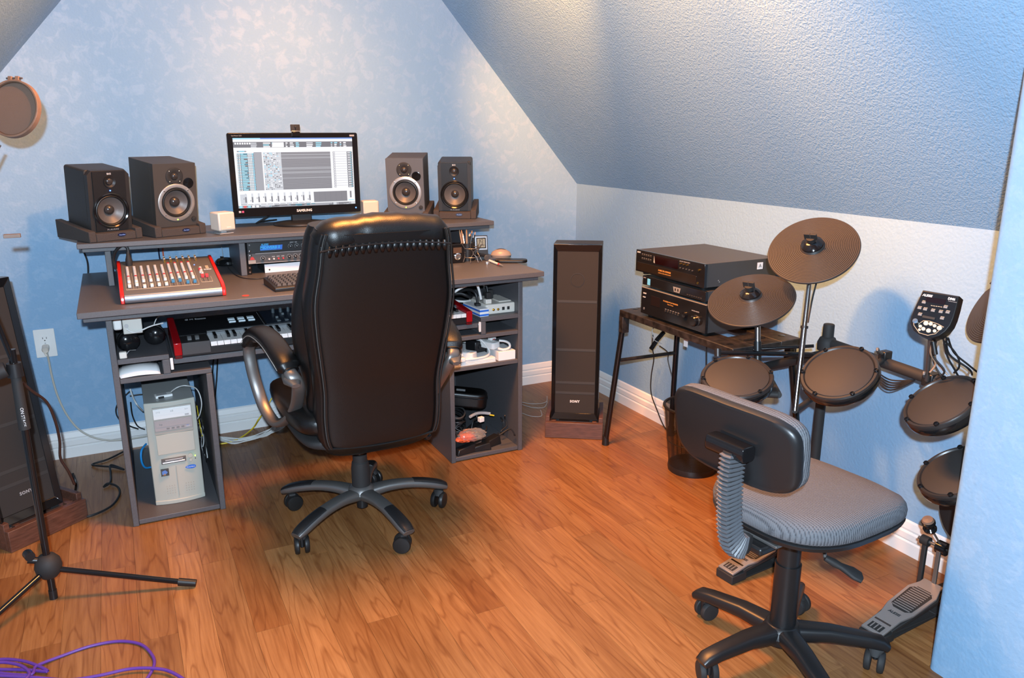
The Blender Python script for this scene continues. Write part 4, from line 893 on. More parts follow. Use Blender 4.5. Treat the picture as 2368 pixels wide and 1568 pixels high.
t = thing('power_strip', 'white power strip leaning over the small white box, right one of two', 'power strip', (-.870, -.79, zp+.0245), math.radians(22)); strip(t, .20)
t = thing('white_box', 'small plain white carton at the front right of the paper shelf', 'box', (-.880, -.826, z3), 0); BX('carton', MPAP, t, 0, .082, 0, .12, 0, .040, .001)
t = thing('black_adapter', 'black power adapter block between the two power strips', 'adapter', (-.950, -.735, zp), math.radians(10))
BX('adapter_body', MBLK, t, 0, .062, 0, .08, 0, .052, .006); MB().cyl((.03, -.0001, .025), (.03, -.004, .025), .013, n=20).build('adapter_boss', MBLKG, t)
cable('power_cable', 'thick white cord with a three prong plug curling over the papers', 'cord', [(-1.040, -.822, zp+.006), (-.99, -.824, zp+.005), (-.935, -.812, zp+.005), (-.905, -.785, zp+.012), (-.905, -.76, zp+.035), (-.925, -.73, zp+.062), (-.945, -.70, zp+.072)], .0048, MWHT)
t = thing('cord_plug', 'white three prong plug head lying on the papers', 'plug', (-1.064, -.824, zp+.0005)); BX('plug_body', MWHT, t, 0, .026, -.011, .011, 0, .018, .003)
for k in (-.006, .0, .006): MB().cyl((-.014, k, .009), (0, k, .009), .0014, n=6).build('prong', MALU, t)
cable('power_cable', 'white cord looping on the right power strip', 'cord', [(-.86, -.79, zp+.062), (-.835, -.80, zp+.058), (-.815, -.80, zp+.045), (-.82, -.81, zp+.030), (-.85, -.815, zp+.026), (-.875, -.81, zp+.034)], .0052, MWHT)
cable('power_cable', 'short white cord draped over the left power strip', 'cord', [(-1.03, -.76, zp+.065), (-1.035, -.785, zp+.045), (-1.042, -.81, zp+.020)], .0045, MWHT)
t = thing('phone_plug', 'pale tangle of small plugs lying on the right power strip', 'plug', (-.868, -.745, zp+.0560), .4); BX('plug_body', MWHT, t, -.022, .012, -.01, .012, 0, .014, .004); BX('red_window', MFR, t, -.012, .002, -.0106, -.0098, .003, .007, .0003)
# bottom bay
zb = .0225
t = thing('zip_case', 'black zipped fabric case leaning on top of the cable pile', 'case', (-1.0, -.66, .192), math.radians(-24), rot=(0, math.radians(7), math.radians(-24)))
MB().prism(rrect(.205, .105, .045), 0, .072, 0, TX(.02, .02, 0)).build('case_body', MLEA, t, .012, 3)
MB().sweep([Vector((x_*1.01+.02, y_*1.01+.02, .050)) for x_, y_ in rrect(.205, .105, .045)], .0022, 6, 2., None, 0, True).build('zipper', MBLKG, t)
MB().box(-.02, .02, .0, .022, .0721, .0728).build('label_patch', MLG, t)
for q in range(9):
    a = []; r = random.Random(q+5); R0 = .055+.010*(q % 3)
    for i in range(14): th = 2*PI*i/14+q; a.append((-1.045+R0*.62*math.cos(th), -.70+R0*math.sin(th), .100+q*.0105+.006*math.sin(th*2+q)))
    MB().sweep(smoothpts(a, 3, True), .0035, 6, 2., None, 0, True).build('cable_coil', MCAB if q % 4 else mat('dark_grey_jacket', (.05, .05, .05), .5), None)
    tag(bpy.context.scene.objects[-1] if False else COL.objects[-1], 'loop of coiled black cable in the right cabinet', 'cable', 'coils of black cable in the right cabinet')
t = thing('plastic_bag', 'clear plastic bag with orange contents in the right cabinet', 'bag', (-1.085, -.82, .075))
def crumple(name, m, par, sx_, sy_, sz_, sd, o=(0, 0, 0), n=14):
    r = random.Random(sd); vs = []; fs = []
    for j in range(n+1):
        ph = PI*j/n
        for i in range(n*2):
            th = PI*i/n; k = 1+r.uniform(-.16, .16)
            vs.append((o[0]+sx_*k*math.sin(ph)*math.cos(th), o[1]+sy_*k*math.sin(ph)*math.sin(th), o[2]+sz_*k*math.cos(ph)))
    for j in range(n):
        for i in range(n*2): fs.append((j*2*n+i, j*2*n+(i+1) % (2*n), (j+1)*2*n+(i+1) % (2*n), (j+1)*2*n+i))
    return MB().add(vs, fs).build(name, m, par, ang=25)
crumple('orange_contents', mat('orange_foil', (.75, .12, .04), .35), t, .046, .03, .016, 1, (.052, .02, .016))
crumple('clear_film', mat('clear_film', (.75, .72, .70), .12, trans=.75, alpha=.6), t, .070, .038, .026, 2, (.082, .02, .026))
t = thing('small_connector', 'small white square connector on the plastic bag', 'connector', (-.955, -.80, .155), .2); BX('connector_body', MWHT, t, -.012, .012, -.01, .01, 0, .022, .002)
for i, (pos, sz, rz, lb) in enumerate((((-1.035, -.80, zb), (.10, .045, .038), .15, 'black adapter brick under the plastic bag'), ((-.955, -.80, zb), (.085, .04, .034), -.1, 'black adapter brick in front, middle of the bottom shelf'), ((-.895, -.77, zb), (.09, .05, .042), .3, 'black wedge shaped adapter at the right of the bottom shelf'), ((-.96, -.70, zb), (.11, .06, .08), .5, 'black device behind the front adapters on the bottom shelf'), ((-1.04, -.70, zb), (.10, .12, .07), 0, 'black box under the coiled cable on the bottom shelf'))):
    t = thing('black_adapter', lb, 'adapter', pos, rz); a, b, h = sz
    MB().add([(-a/2, -b/2, 0), (a/2, -b/2, 0), (a/2, b/2, 0), (-a/2, b/2, 0), (-a/2*.8, -b/2*.8, h*.7), (a/2*.9, -b/2*.8, h), (a/2*.9, b/2*.8, h), (-a/2*.8, b/2*.8, h*.7)], [(0, 3, 2, 1), (4, 5, 6, 7), (0, 1, 5, 4), (1, 2, 6, 5), (2, 3, 7, 6), (3, 0, 4, 7)]).build('adapter_body', MBLK, t, .004)
cable('grey_ribbon', 'pale grey cable bundle lying across the right cabinet pile', 'cable', [(-.99, -.76, .17), (-.95, -.74, .172), (-.91, -.73, .165), (-.88, -.735, .158)], .007, MLG)
cable('yellow_tipped_cable', 'short yellow tipped lead at the right of the cable pile', 'cable', [(-.885, -.74, .155), (-.865, -.745, .150)], .0035, MYEL)
for q in range(7):
    r = random.Random(q+90); pts = [Vector((-1.07+.05*q+r.uniform(-.02, .02), -.80+r.uniform(-.01, .12), .03+r.uniform(.03, .11)))]
    for _ in range(4): pts.append(pts[-1]+Vector((r.uniform(-.045, .055), r.uniform(-.02, .02), r.uniform(-.03, .03))))
    pts = [Vector((max(-1.085, min(-.80, p.x)), max(-.825, p.y), max(.03, min(.17, p.z)))) for p in pts]
    cable('tangled_lead', 'thin black leads tangled at the bottom of the right cabinet', 'cable', pts, .003, MCAB, None, 'leads at the bottom of the right cabinet')
# black power cable on the floor left of the desk
cable('floor_power_cable', 'black power cable looping on the floor between left speaker and desk', 'cable',
      [P(290, 1042, 2, .006), P(250, 1062, 2, .006), P(213, 1074, 2, .006), P(235, 1078, 2, .01), P(262, 1080, 2, .012), P(286, 1086, 2, .006), P(262, 1076, 2, .012), P(254, 1078, 2, .014), P(256, 1095, 2, .008), P(255, 1115, 2, .008), P(240, 1126, 2, .006), P(250, 1118, 2, .012), P(272, 1126, 2, .006), P(276, 1145, 2, .006), P(255, 1172, 2, .006), P(205, 1194, 2, .006), P(178, 1188, 2, .006), P(165, 1168, 2, .012), P(172, 1145, 2, .02), P(176, 1120, 1, -.62), P(168, 1095, 1, -.60)], .0042, MCAB)
# purple cable coil at the lower left
PU = [(-8, 1548), (60, 1549), (110, 1552), (60, 1530), (0, 1525), (-40, 1540), (0, 1556), (70, 1560), (85, 1540), (140, 1518), (210, 1494), (275, 1483), (325, 1490), (352, 1515), (356, 1540), (335, 1575), (300, 1600)]
cable('purple_cable', 'purple cable loop on the floor at the lower left, the rising loop', 'cable', [P(a, b, 2, .005+.005*(i in (2, 3, 6, 7, 8))) for i, (a, b) in enumerate(PU)], .0042, MPUR, None, None, 8)
PU2 = [(-10, 1562), (70, 1566), (160, 1572), (230, 1562), (300, 1547), (360, 1546), (400, 1556), (450, 1590), (500, 1640)]
cable('purple_cable', 'purple cable running along the bottom edge of the picture, lower strand', 'cable', [P(a, b, 2, .012) for a, b in PU2], .0042, MPUR, None, None, 8)
PU3 = [(-20, 1533), (15, 1532), (50, 1540), (68, 1558), (50, 1580)]
cable('purple_cable', 'purple cable coil turn at the far lower left corner', 'cable', [P(a, b, 2, .019) for a, b in PU3], .0042, MPUR, None, None, 8)
# ------------------------------------------------------------------ floor standing loudspeakers on brown stands
def tower(label, slabel, A, B, lean, body=MBLKG, spk_dx=0., H=.845, logo_m=MPRINT, lw=.26):
    # A, B: the front lower corners of the stand
    A, B = Vector(A), Vector(B); rz = math.atan2(B.y-A.y, B.x-A.x); W_ = (B-A).length; c = (A+B)/2
    s = thing('speaker_stand', slabel, 'stand', (c.x, c.y, 0), rz)
    BX('front_board', MBRO, s, -W_/2, W_/2, 0, .022, .0005, .078, .002)
    for q in (-1, 1):
        a, b = sorted((q*W_/2, q*(W_/2-.020))); BX('side_board', MBRO, s, a, b, .0223, .25, .0005, .10, .002)
        a, b = sorted((q*.105, q*.085)); BX('wood_block', MBRO, s, a, b, .0223, .045, .045, .079, .001)
    BX('deck_board', MBRO, s, -W_/2+.0205, W_/2-.0205, .0455, .25, .050, .070, .002)
    nx = Vector((-math.sin(rz), math.cos(rz), 0)); rx = Vector((math.cos(rz), math.sin(rz), 0))
    p = c+nx*.048+rx*spk_dx
    t = thing('tower_speaker', label, 'speaker', (p.x, p.y, .0805), 0, rot=(-lean, 0, rz))
    w2 = .111; D = .19
    BX('cabinet', MVINYL, t, -w2, w2, .006, D, 0, H, .003)
    fo = [(-w2, 0), (w2, 0), (w2, H), (-w2, H)]; i1 = .018; fi = [(-w2+i1, .03), (w2-i1, .03), (w2-i1, H-.035), (-w2+i1, H-.035)]
    vs = [(x_, .0058, z_) for x_, z_ in fo]+[(x_*.985, -.016, z_+(.003 if z_ < .1 else -.003)) for x_, z_ in fo]+[(x_, -.0002, z_) for x_, z_ in fi]+[(x_, .0058, z_) for x_, z_ in fi]
    fs = []
    for k in range(3):
        for i in range(4): fs.append((4*k+i, 4*k+(i+1) % 4, 4*k+4+(i+1) % 4, 4*k+4+i))
    MB().add(vs, fs).build('grille_frame', body, t, .0012, ang=20)
    BX('grille_cloth', mat('charcoal_cloth', (.030, .026, .024), .95, bump=.5, bscale=1500), t, -w2+i1+.0005, w2-i1-.0005, .0005, .0057, .0305, H-.0355, 0)
    for fz in (.155, .215, .405, .68): BX('grille_bar', mat('grille_bar', (.034, .032, .031), .7), t, -w2+i1+.002, w2-i1-.002, -.0006, .0004, H*fz-.006, H*fz+.006, .0003)
    for fz, r_ in ((.80, .032),):
        MB().lathe([(r_, 0), (r_, .0008), (r_*.92, .0012), (r_*.90, .0002)], 36, 0, TX(.0, .0004, H*fz) @ FRONT).build('driver_outline', MBLKM, t)
    text('brand_label', 'SONY', .0155, logo_m, t, TX(.0+lw*0, -.0012, H*.105) @ FRONT, bold=.0007, sp=1.15)
    for q in (-1, 1): BX('foot', MBLKM, t, q*.085-.014, q*.085+.014, .0, .03, -.0098, -.0003, .001)
    return t
tower('tall black tower speaker on a brown stand in the right corner', 'brown wooden stand under the tower speaker in the corner', P(1260, 1012, 2, 0), P(1393, 1018, 2, 0), math.radians(3.0), H=.826)
tower('tower speaker leaning back on a brown stand at the left edge behind the microphone stand', 'brown wooden stand under the tower speaker at the left edge', P(27, 1280, 2, 0), P(205, 1197, 2, 0), math.radians(7), H=.84, spk_dx=-.03, logo_m=MPRINTD)
for q, (a, b) in enumerate((((1206, 935), (1258, 942)), ((1206, 930), (1262, 930)), ((1206, 955), (1252, 962)))):
    cable('speaker_wire', 'thin clear speaker wire on the floor between desk and corner tower speaker', 'wire', [P(*a, 2, .003), P((a[0]+b[0])/2, (a[1]+b[1])/2+4, 2, .003), P(*b, 2, .003), P(b[0]+8-q*5, b[1]-14, 2, .02)], .0014, MLG, None, 'thin speaker wires by the corner speaker')
# ------------------------------------------------------------------ microphone stand with pop filter
HB_ = P(112, 1310, 2, .11); fx_, fy_ = HB_.x, HB_.y
st = thing('microphone_stand', 'black tripod microphone stand at the left edge', 'stand', (fx_, fy_, 0))
def tub(name, m, par, p0, p1, r0, r1=None, n=16): return MB().cyl(p0, p1, r0, r1, n).build(name, m, par)
MB().lathe([(.0001, .075), (.022, .077), (.034, .092), (.038, .112), (.034, .132), (.022, .148), (.012, .152), (.0001, .152)], 28).build('hub', MBLKM, st)
tub('pole', MBLKG, st, (0, 0, .012), (0, 0, .80), .0105); tub('pole_end', MBLK, st, (0, 0, .0), (0, 0, .03), .0118)
for q, (a, rr) in enumerate(((-18, .40), (-133, .40), (97, .38))):
    a = math.radians(a); d = Vector((math.cos(a), math.sin(a), 0)); l = tub('leg', MBLKG, st, d*.03+Vector((0, 0, .098)), d*rr+Vector((0, 0, .016)), .0085)
    tub('rubber_foot', MRUB, l, d*(rr-.03)+Vector((0, 0, .022)), d*(rr+.022)+Vector((0, 0, .0125)), .0125, .0115)
tub('knob', MBLK, st, (-.02, .0, .135), (-.050, .0, .145), .010); tub('knob', MBLK, st, (-.040, -.014, .160), (-.050, .014, .160), .014)
tub('clutch', MBLKM, st, (0, 0, .56), (0, 0, .73), .0155, .0135); tub('clutch_collar', MBLK, st, (0, 0, .72), (0, 0, .76), .021, .019)
tub('clutch_knob', MBLKM, st, (-.02, -.005, .745), (-.055, -.008, .735), .022)
text('brand_label', 'ON STAGE', .012, MPRINT, st, TX(.002, -.0145, .60) @ FRONT @ RZ(-PI/2))
pt = T(4, 470, 2.3)-HB_*1; top = Vector((-.045, -.03, 1.02))
tub('upper_pole', MBLKG, st, (0, 0, .76), top, .0075)
MB().sweep(smoothpts([top, top+Vector((-.012, -.01, .05)), top+Vector((-.03, -.01, .13)), top+Vector((-.06, 0, .22))], 5), .0055, 10, 2., None).build('boom_rod', MGUN, st)
c = P(20, 545, 1, fy_-.03)-Vector((fx_, fy_, 0))
BX('clip', MHOOP, st, c.x-.012, c.x+.028, c.y-.008, c.y+.008, c.z-.006, c.z+.004, .001)
cable('stand_cable', 'dark microphone cable hanging beside the stand along the left speaker', 'cable', [P(52, 885, 1, -.95), P(75, 905, 1, -.93), P(108, 930, 1, -.90), P(128, 975, 1, -.88), P(138, 1020, 1, -.86), P(140, 1060, 1, -.85), P(158, 1090, 1, -.84), P(172, 1120, 1, -.82)], .0045, mat('brown_black_jacket', (.035, .018, .015), .4))
def disc(px, py, a, b, phi, R=None, t=None):
    v = ray(px, py); vn = v.normalized(); ph = math.radians(phi)
    dA = (a*math.cos(ph), -a*math.sin(ph)); dB = (-b*math.sin(ph), -b*math.cos(ph))
    def tang(d):
        e = RT*(d[0]/FPX)-UP*(d[1]/FPX); return e-vn*e.dot(vn)
    e1 = tang((1, 0)).normalized(); e2 = vn.cross(e1)
    A, B = tang(dA), tang(dB); a1, a2, b1, b2 = A.dot(e1), A.dot(e2), B.dot(e1), B.dot(e2)
    m11, m12, m22 = a1*a1+b1*b1, a1*a2+b1*b2, a2*a2+b2*b2
    tr, dt = m11+m22, m11*m22-m12*m12; l1 = tr/2+math.sqrt(max(0, tr*tr/4-dt)); l2 = tr-l1
    th = .5*math.atan2(2*m12, m11-m22); mi = e2*math.cos(th)-e1*math.sin(th)
    ct = math.sqrt(l2/l1); sn = math.sqrt(1-l2/l1)
    if mi.z < 0: mi = -mi
    n = (-vn)*ct+mi*sn
    if t is None: t = R/math.sqrt(l1)
    return CAM+v*t, n.normalized(), math.sqrt(l1)*t
c, n_, R_pf = disc(31, 252, 67, 60, 80, t=2.35)
pf = thing('pop_filter', 'round pop filter of brown mesh in a wooden hoop at the upper left edge', 'pop filter', c); pf.rotation_euler = n_.to_track_quat('Z', 'Y').to_euler()
MB().lathe([(R_pf, -.008), (R_pf, .008), (R_pf*.93, .008), (R_pf*.93, -.008), (R_pf, -.008)], 48).build('wooden_hoop', MHOOP, pf, .001)
MB().lathe([(R_pf*.925, -.006), (R_pf*.925, .006), (R_pf*.90, .006), (R_pf*.90, -.006), (R_pf*.925, -.006)], 48).build('inner_hoop', mat('dark_hoop', (.10, .06, .04), .5), pf)
MB().prism([(R_pf*.905*math.cos(a), R_pf*.905*math.sin(a)) for a in [i*PI/24 for i in range(48)]], -.0012, -.0002).build('mesh_screen', mat('brown_nylon', (.155, .105, .080), .9, alpha=.93, bump=.4, bscale=900), pf)
mi = pf.rotation_euler.to_matrix().inverted() @ Vector((0, 0, 1)); mi.z = 0; mi.normalize(); an = math.atan2(mi.y, mi.x)
for q in (-1, 1): MB().box(R_pf*.97, R_pf*1.12, q*.012-.006, q*.012+.006, -.006, .006, 0, RZ(an)).build('clamp_block', MHOOP, pf, .001)
MB().cyl(RZ(an) @ Vector((R_pf*1.06, -.026, 0)), RZ(an) @ Vector((R_pf*1.06, .026, 0)), .003, n=8).build('clamp_screw', MGUN, pf)
gn = [T(0, 335, 2.36), T(-8, 350, 2.36), T(-30, 400, 2.35), T(-40, 450, 2.33), Vector((fx_, fy_, 0))+top+Vector((-.03, -.01, .10))]
cable('gooseneck', 'thin flexible arm leading down from the pop filter at the left edge', 'gooseneck', gn, .0045, MGUN)
# ------------------------------------------------------------------ the leather office chair
EX, EY = -1.60, -1.155
ec = thing('executive_chair', 'black leather high backed office chair with pewter arms, seen from behind', 'chair', (EX, EY, 0))
def loc(v): return Vector(v)-Vector((EX, EY, 0))
secs = [(z_, y_, a_-.008-(.010 if z_ > .9 else 0), b_) for z_, y_, a_, b_ in [(.372, -1.318, .165, .040), (.395, -1.338, .196, .050), (.43, -1.345, .212, .055), (.50, -1.350, .218, .057), (.60, -1.362, .217, .056), (.70, -1.385, .228, .056), (.80, -1.408, .240, .056), (.90, -1.432, .245, .056), (1.0, -1.456, .240, .056), (1.08, -1.474, .230, .054), (1.125, -1.482, .215, .045)]]
CXB = -1.584
pts = [loc((CXB, y, z)) for z, y, a, b in secs]
def smsec(vals, n): # interpolate the section list the way smoothpts does
    return [tuple(v) for v in [(p.x, p.y) for p in smoothpts([(a, b, 0) for a, b in vals], n)]]
SPT = smoothpts(pts, 5); SSC = smsec([(a, b) for z, y, a, b in secs], 5)
MB().sweep(SPT, SSC, 40, 3.6, (0, 1, 0)).build('backrest_shell', MLEA, ec, ang=60)
# front cushion, puffier and a little wider, seen at the left side
MB().sweep([p+Vector((.0, .066, .004)) for p in SPT[2:]], [(a+.004+.026*math.exp(-((p.z-.74)/.16)**2), b+.006) for p, (a, b) in zip(SPT[2:], SSC[2:])], 36, 2.8, (0, 1, 0)).build('backrest_cushion', MLEA, ec, ang=60)
# rear panel with piping
BPT = SPT[6:-2]; BSC = SSC[6:-2]
MB().sweep([p+Vector((.004, -.044, 0)) for p in BPT], [(a*.905, .021) for a, b in BSC], 40, 3.0, (0, 1, 0)).build('rear_panel', MLEA, ec, ang=60)
def outline(f, dy, r, m, name, a_=6, b_=-2):
    L1 = [p+Vector((.004-s_[0]*f, dy, 0)) for p, s_ in zip(SPT[a_:b_], SSC[a_:b_])]; R1 = [p+Vector((.004+s_[0]*f, dy, 0)) for p, s_ in zip(SPT[a_:b_], SSC[a_:b_])]
    bt = [L1[0].lerp(R1[0], i/8)+Vector((0, .0, -.012*math.sin(PI*i/8))) for i in range(1, 8)]
    return MB().sweep(list(reversed(L1))+bt+R1, r, 8, 2., None).build(name, m, ec)
outline(.895, -.0585, .0042, MLEAP, 'piping'); outline(.955, -.0535, .0036, MLEAP, 'piping'); outline(.915, -.0575, .0013, mat('dark_thread', (.10, .095, .09), .7), 'stitch_line')
# pillow roll folded over the top
rp = [loc((CXB+.004+x_, -1.478, 1.110-.55*x_*x_)) for x_ in [(-.208+.0104*i*2) for i in range(21)]]
rs_ = []
for i in range(21):
    u = i/20; e = min(u, 1-u); k = min(1, (e/.10))**.45 if e > 0 else .35
    pin = .90 if i == 6 else 1
    rs_.append(((.064*max(.42, k))*pin, (.052*max(.42, k))*pin*(1+.03*math.sin(i*2.2))))
MB().sweep(rp, rs_, 28, 2.4).build('top_roll', MLEA, ec, ang=80)
fo = MB()
for i in range(19):      # gathered folds under the roll
    x_ = -.17+i*.0195; b0_ = loc((CXB+x_, -1.5435, 1.083-.2*x_*x_)); b1_ = loc((CXB+x_*1.01, -1.5400, 1.050-.2*x_*x_))
    fo.sweep([b0_+Vector((0, .005, 0)), (b0_+b1_)/2+Vector((0, .0045, 0)), b1_+Vector((0, .005, 0))], [(.0045, .002), (.0105, .0048), (.004, .002)], 10, 2.)
fo.build('gathers', MLEA, ec, ang=80)['kind'] = 'stuff'
MB().sweep([loc((CXB+x_, -1.541, 1.078-.35*x_*x_)) for x_ in [-.20+.02*i for i in range(21)]], .0028, 8, 2., None).build('top_seam', MLEAP, ec)
# seat
sq = [(-1.37, .20, .03), (-1.34, .235, .045), (-1.25, .255, .052), (-1.10, .262, .054), (-.95, .262, .052), (-.87, .250, .042), (-.845, .22, .022)]
MB().sweep(smoothpts([loc((EX, y, .470)) for y, a, b in sq], 4), smsec([(a, b) for y, a, b in sq], 4), 32, 3.4).build('seat_cushion', MLEA, ec, ang=60)
MB().sweep(smoothpts([loc((EX, y, .405)) for y, a, b in sq], 4), smsec([(a*.93, .022) for y, a, b in sq], 4), 28, 3.4).build('seat_pan', MBLKM, ec, ang=60)
BX('tilt_mechanism', MBLK, ec, -.075, .075, -.10, .13, .345, .384, .006)
tub('tilt_lever', MGUN, ec, (.07, .05, .365), (.24, -.06, .362), .006); 
MB().lathe([(.0001, -.012), (.010, -.010), (.016, 0), (.010, .010), (.0001, .012)], 16, 0, TX(.205, -.16, .352) @ RX(PI/2)).build('lever_knob', MBLKG, ec)
tub('lever_rod', MGUN, ec, (.10, -.02, .36), (.205, -.15, .353), .006)
# arms: a closed loop of pewter metal and a leather pad
AL = [(675, 868, -1.36), (655, 838, -1.30), (628, 802, -1.18), (598, 783, -1.03), (576, 800, -.945), (582, 850, -.945), (596, 900, -.96), (613, 945, -1.0), (638, 978, -1.07), (664, 972, -1.15), (684, 942, -1.25), (690, 908, -1.33), (688, 888, -1.36)]
loopL = [loc(P(a, b, 1, y_)) for a, b, y_ in AL]
MIDX = 2*(CXB-EX)
for s_ in (1, -1):
    lp = [v if s_ == 1 else Vector((MIDX-v.x+.005, v.y, v.z)) for v in loopL]
    MB().sweep(smoothpts(lp, 5, True), (.0125, .021), 14, 2.6, (1, 0, 0), 0, True).build('arm_frame', MGUN, ec, ang=60)
    pd = smoothpts([lp[0]+Vector((0, .01, .012)), lp[1]+Vector((0, 0, .016)), lp[2]+Vector((0, 0, .020)), lp[3]+Vector((0, .0, .020)), lp[4]+Vector((0, .004, .006))], 6)
    k = len(pd); MB().sweep(pd, [((.037 if 1 < i < k-3 else .027), (.025 if 1 < i < k-2 else .014)) for i in range(k)], 20, 3.).build('arm_pad', MLEA, ec, ang=60)
    MB().sweep([p+Vector((-.0375*s_*1.0, 0, -.006)) for p in pd[2:-2]], .0011, 6, 2., None).build('pad_stitching', MSTI, ec)
    br = lp[0]; MB().sweep([br+Vector((.0, .04, -.012)), br+Vector((.0, .0, -.016)), br+Vector((.004*s_, -.035, -.026))], [(.026, .013), (.029, .016), (.013, .007)], 16, 3.).build('arm_bracket', MGUN, ec)
    a = lp[8]; MB().sweep([a, Vector(((a.x+.0)*.75, a.y+.01, .40))], [(.018, .012), (.022, .010)], 12, 3.).build('arm_mount', MGUN, ec)
# column and five star base
tub('gas_lift', MBLK, ec, (0, 0, .22), (0, 0, .345), .020); MB().lathe([(.033, .115), (.033, .21), (.030, .232), (.026, .236), (.026, .262), (.021, .264)], 28).build('column_cover', MBLKM, ec)
tub('column_end', MBLK, ec, (0, 0, .055), (0, 0, .10), .020)
MB().lathe([(.0001, .095), (.045, .098), (.052, .115), (.046, .133), (.034, .142), (.0001, .142)], 32).build('base_hub', MGUN, ec)
def caster(par, a, r, x=0, y=0, R=.027, sw=.4, hood=None):
    c = Vector((x+r*math.cos(a), y+r*math.sin(a), R+.0006)); w_ = a+sw; dx = Vector((math.cos(w_), math.sin(w_), 0)); off = dx*-.012+c
    t = tub('caster', MBLK, par, (c.x, c.y, R), (c.x, c.y, R*2+.018), .007)
    sd = Vector((-dx.y, dx.x, 0))
    for q in (-1, 1):
        p0 = off+sd*(q*.0085); p1 = off+sd*(q*.0245)
        Mw = Matrix.Translation(p0) @ (p1-p0).to_track_quat('Z', 'Y').to_matrix().to_4x4()
        MB().lathe([(.0001, 0), (R*.92, 0), (R, .003), (R, .011), (R*.90, .0155), (R*.55, .0170), (.0001, .0172)], 28, 0, Mw).build('wheel', MRUB if hood is None else hood, t)
    MB().sweep([off+Vector((0, 0, R*.55))-dx*.01, off+Vector((0, 0, R*1.12)), c+Vector((0, 0, R*1.05))+dx*.006], [(.008, .012), (.022, .007), (.012, .008)], 12, 2.5).build('caster_hood', MBLKM, t)
    return t
for a in (67, 139, 211, 283, 355):
    a = math.radians(a); d = Vector((math.cos(a), math.sin(a), 0))
    prf = [(.035, .112, .030, .021), (.10, .120, .026, .018), (.17, .118, .025, .016), (.24, .106, .027, .0155), (.295, .090, .027, .0145), (.322, .080, .022, .010)]
    MB().sweep(smoothpts([d*r+Vector((0, 0, z)) for r, z, a_, b_ in prf], 4), smsec([(a_, b_) for r, z, a_, b_ in prf], 4), 18, 2.6).build('base_leg', MGUN, ec, ang=60)
    MB().sweep(smoothpts([d*r+Vector((0, 0, z+.0035)) for r, z, a_, b_ in prf[2:]], 5)[2:], smsec([(a_*.88, b_) for r, z, a_, b_ in prf[2:]], 5)[2:], 16, 2.6).build('leg_pad', MBLK, ec, ang=60)
    caster(ec, a, .298, R=.031, sw=.9)
# ------------------------------------------------------------------ the grey task chair
TX_, TY_ = -.803, -2.44; PH = math.radians(6)
tc = thing('task_chair', 'small grey woven task chair with black ribbed back support, front right', 'chair', (TX_, TY_, 0), PH)
# local x = facing direction
MB().lathe([(.0001, .060), (.050, .062), (.058, .085), (.050, .105), (.040, .112), (.0001, .112)], 28).build('base_hub', MBLK, tc)
tub('column', MBLK, tc, (0, 0, .112), (0, 0, .29), .034, .034, 24); tub('column_upper', MBLK, tc, (0, 0, .290), (0, 0, .42), .030, .030, 24)
for a in (35, 107, 179, 251, 323):
    a = math.radians(a)-PH; d = Vector((math.cos(a), math.sin(a), 0))
    prf = [(.03, .088, .032, .022), (.12, .092, .026, .020), (.22, .084, .023, .017), (.255, .078, .023, .016), (.272, .070, .020, .010)]
    MB().sweep([d*r+Vector((0, 0, z)) for r, z, _, _ in prf], [(x_, y_) for _, _, x_, y_ in prf], 16, 3.4).build('base_leg', MBLK, tc, ang=45)
    caster(tc, a, .245, R=.029, sw=1.2, hood=MBLKM)
BX('seat_plate', MBLK, tc, -.20, .11, -.065, .055, .400, .421, .006)
BX('seat_plate_wing', MGUN, tc, -.17, .13, -.085, .085, .4215, .4295, .002)
SXC = .045
def seatpoly(sc_, n=48):
    out = []
    for i in range(n):
        th = 2*PI*i/n; c_, s_ = math.cos(th), math.sin(th); e = 2/3.0
        out.append((SXC+.225*sc_*math.copysign(abs(c_)**e, c_), .205*sc_*math.copysign(abs(s_)**e, s_)*(1+.06*c_)))
    return out
def layered(name, m, par, layers, poly, M=None, bend=None):
    vs = []; fs = []; n = None
    for sc_, z in layers:
        pl_ = poly(sc_); n = len(pl_)
        for x_, y_ in pl_: vs.append((x_, y_, z+(bend(x_, y_) if bend else 0)))
    for j in range(len(layers)-1):
        for i in range(n): fs.append((j*n+i, j*n+(i+1) % n, (j+1)*n+(i+1) % n, (j+1)*n+i))
    fs.append(tuple(reversed(range(n)))); fs.append(tuple(range((len(layers)-1)*n, len(layers)*n)))
    return MB().add(vs, fs, 0, M).build(name, m, par, ang=50)
sb = lambda x_, y_: -.9*max(0, x_-.16)**2*3-.0
layered('seat_shell', MBLK, tc, [(.90, .430), (.985, .436), (1.0, .446), (.985, .4495)], seatpoly, None, sb)
layered('seat_cushion', MFAB, tc, [(.97, .450), (1.0, .456), (1.005, .472), (.985, .488), (.94, .499), (.80, .507), (.5, .511), (.02, .512)], seatpoly, None, sb)
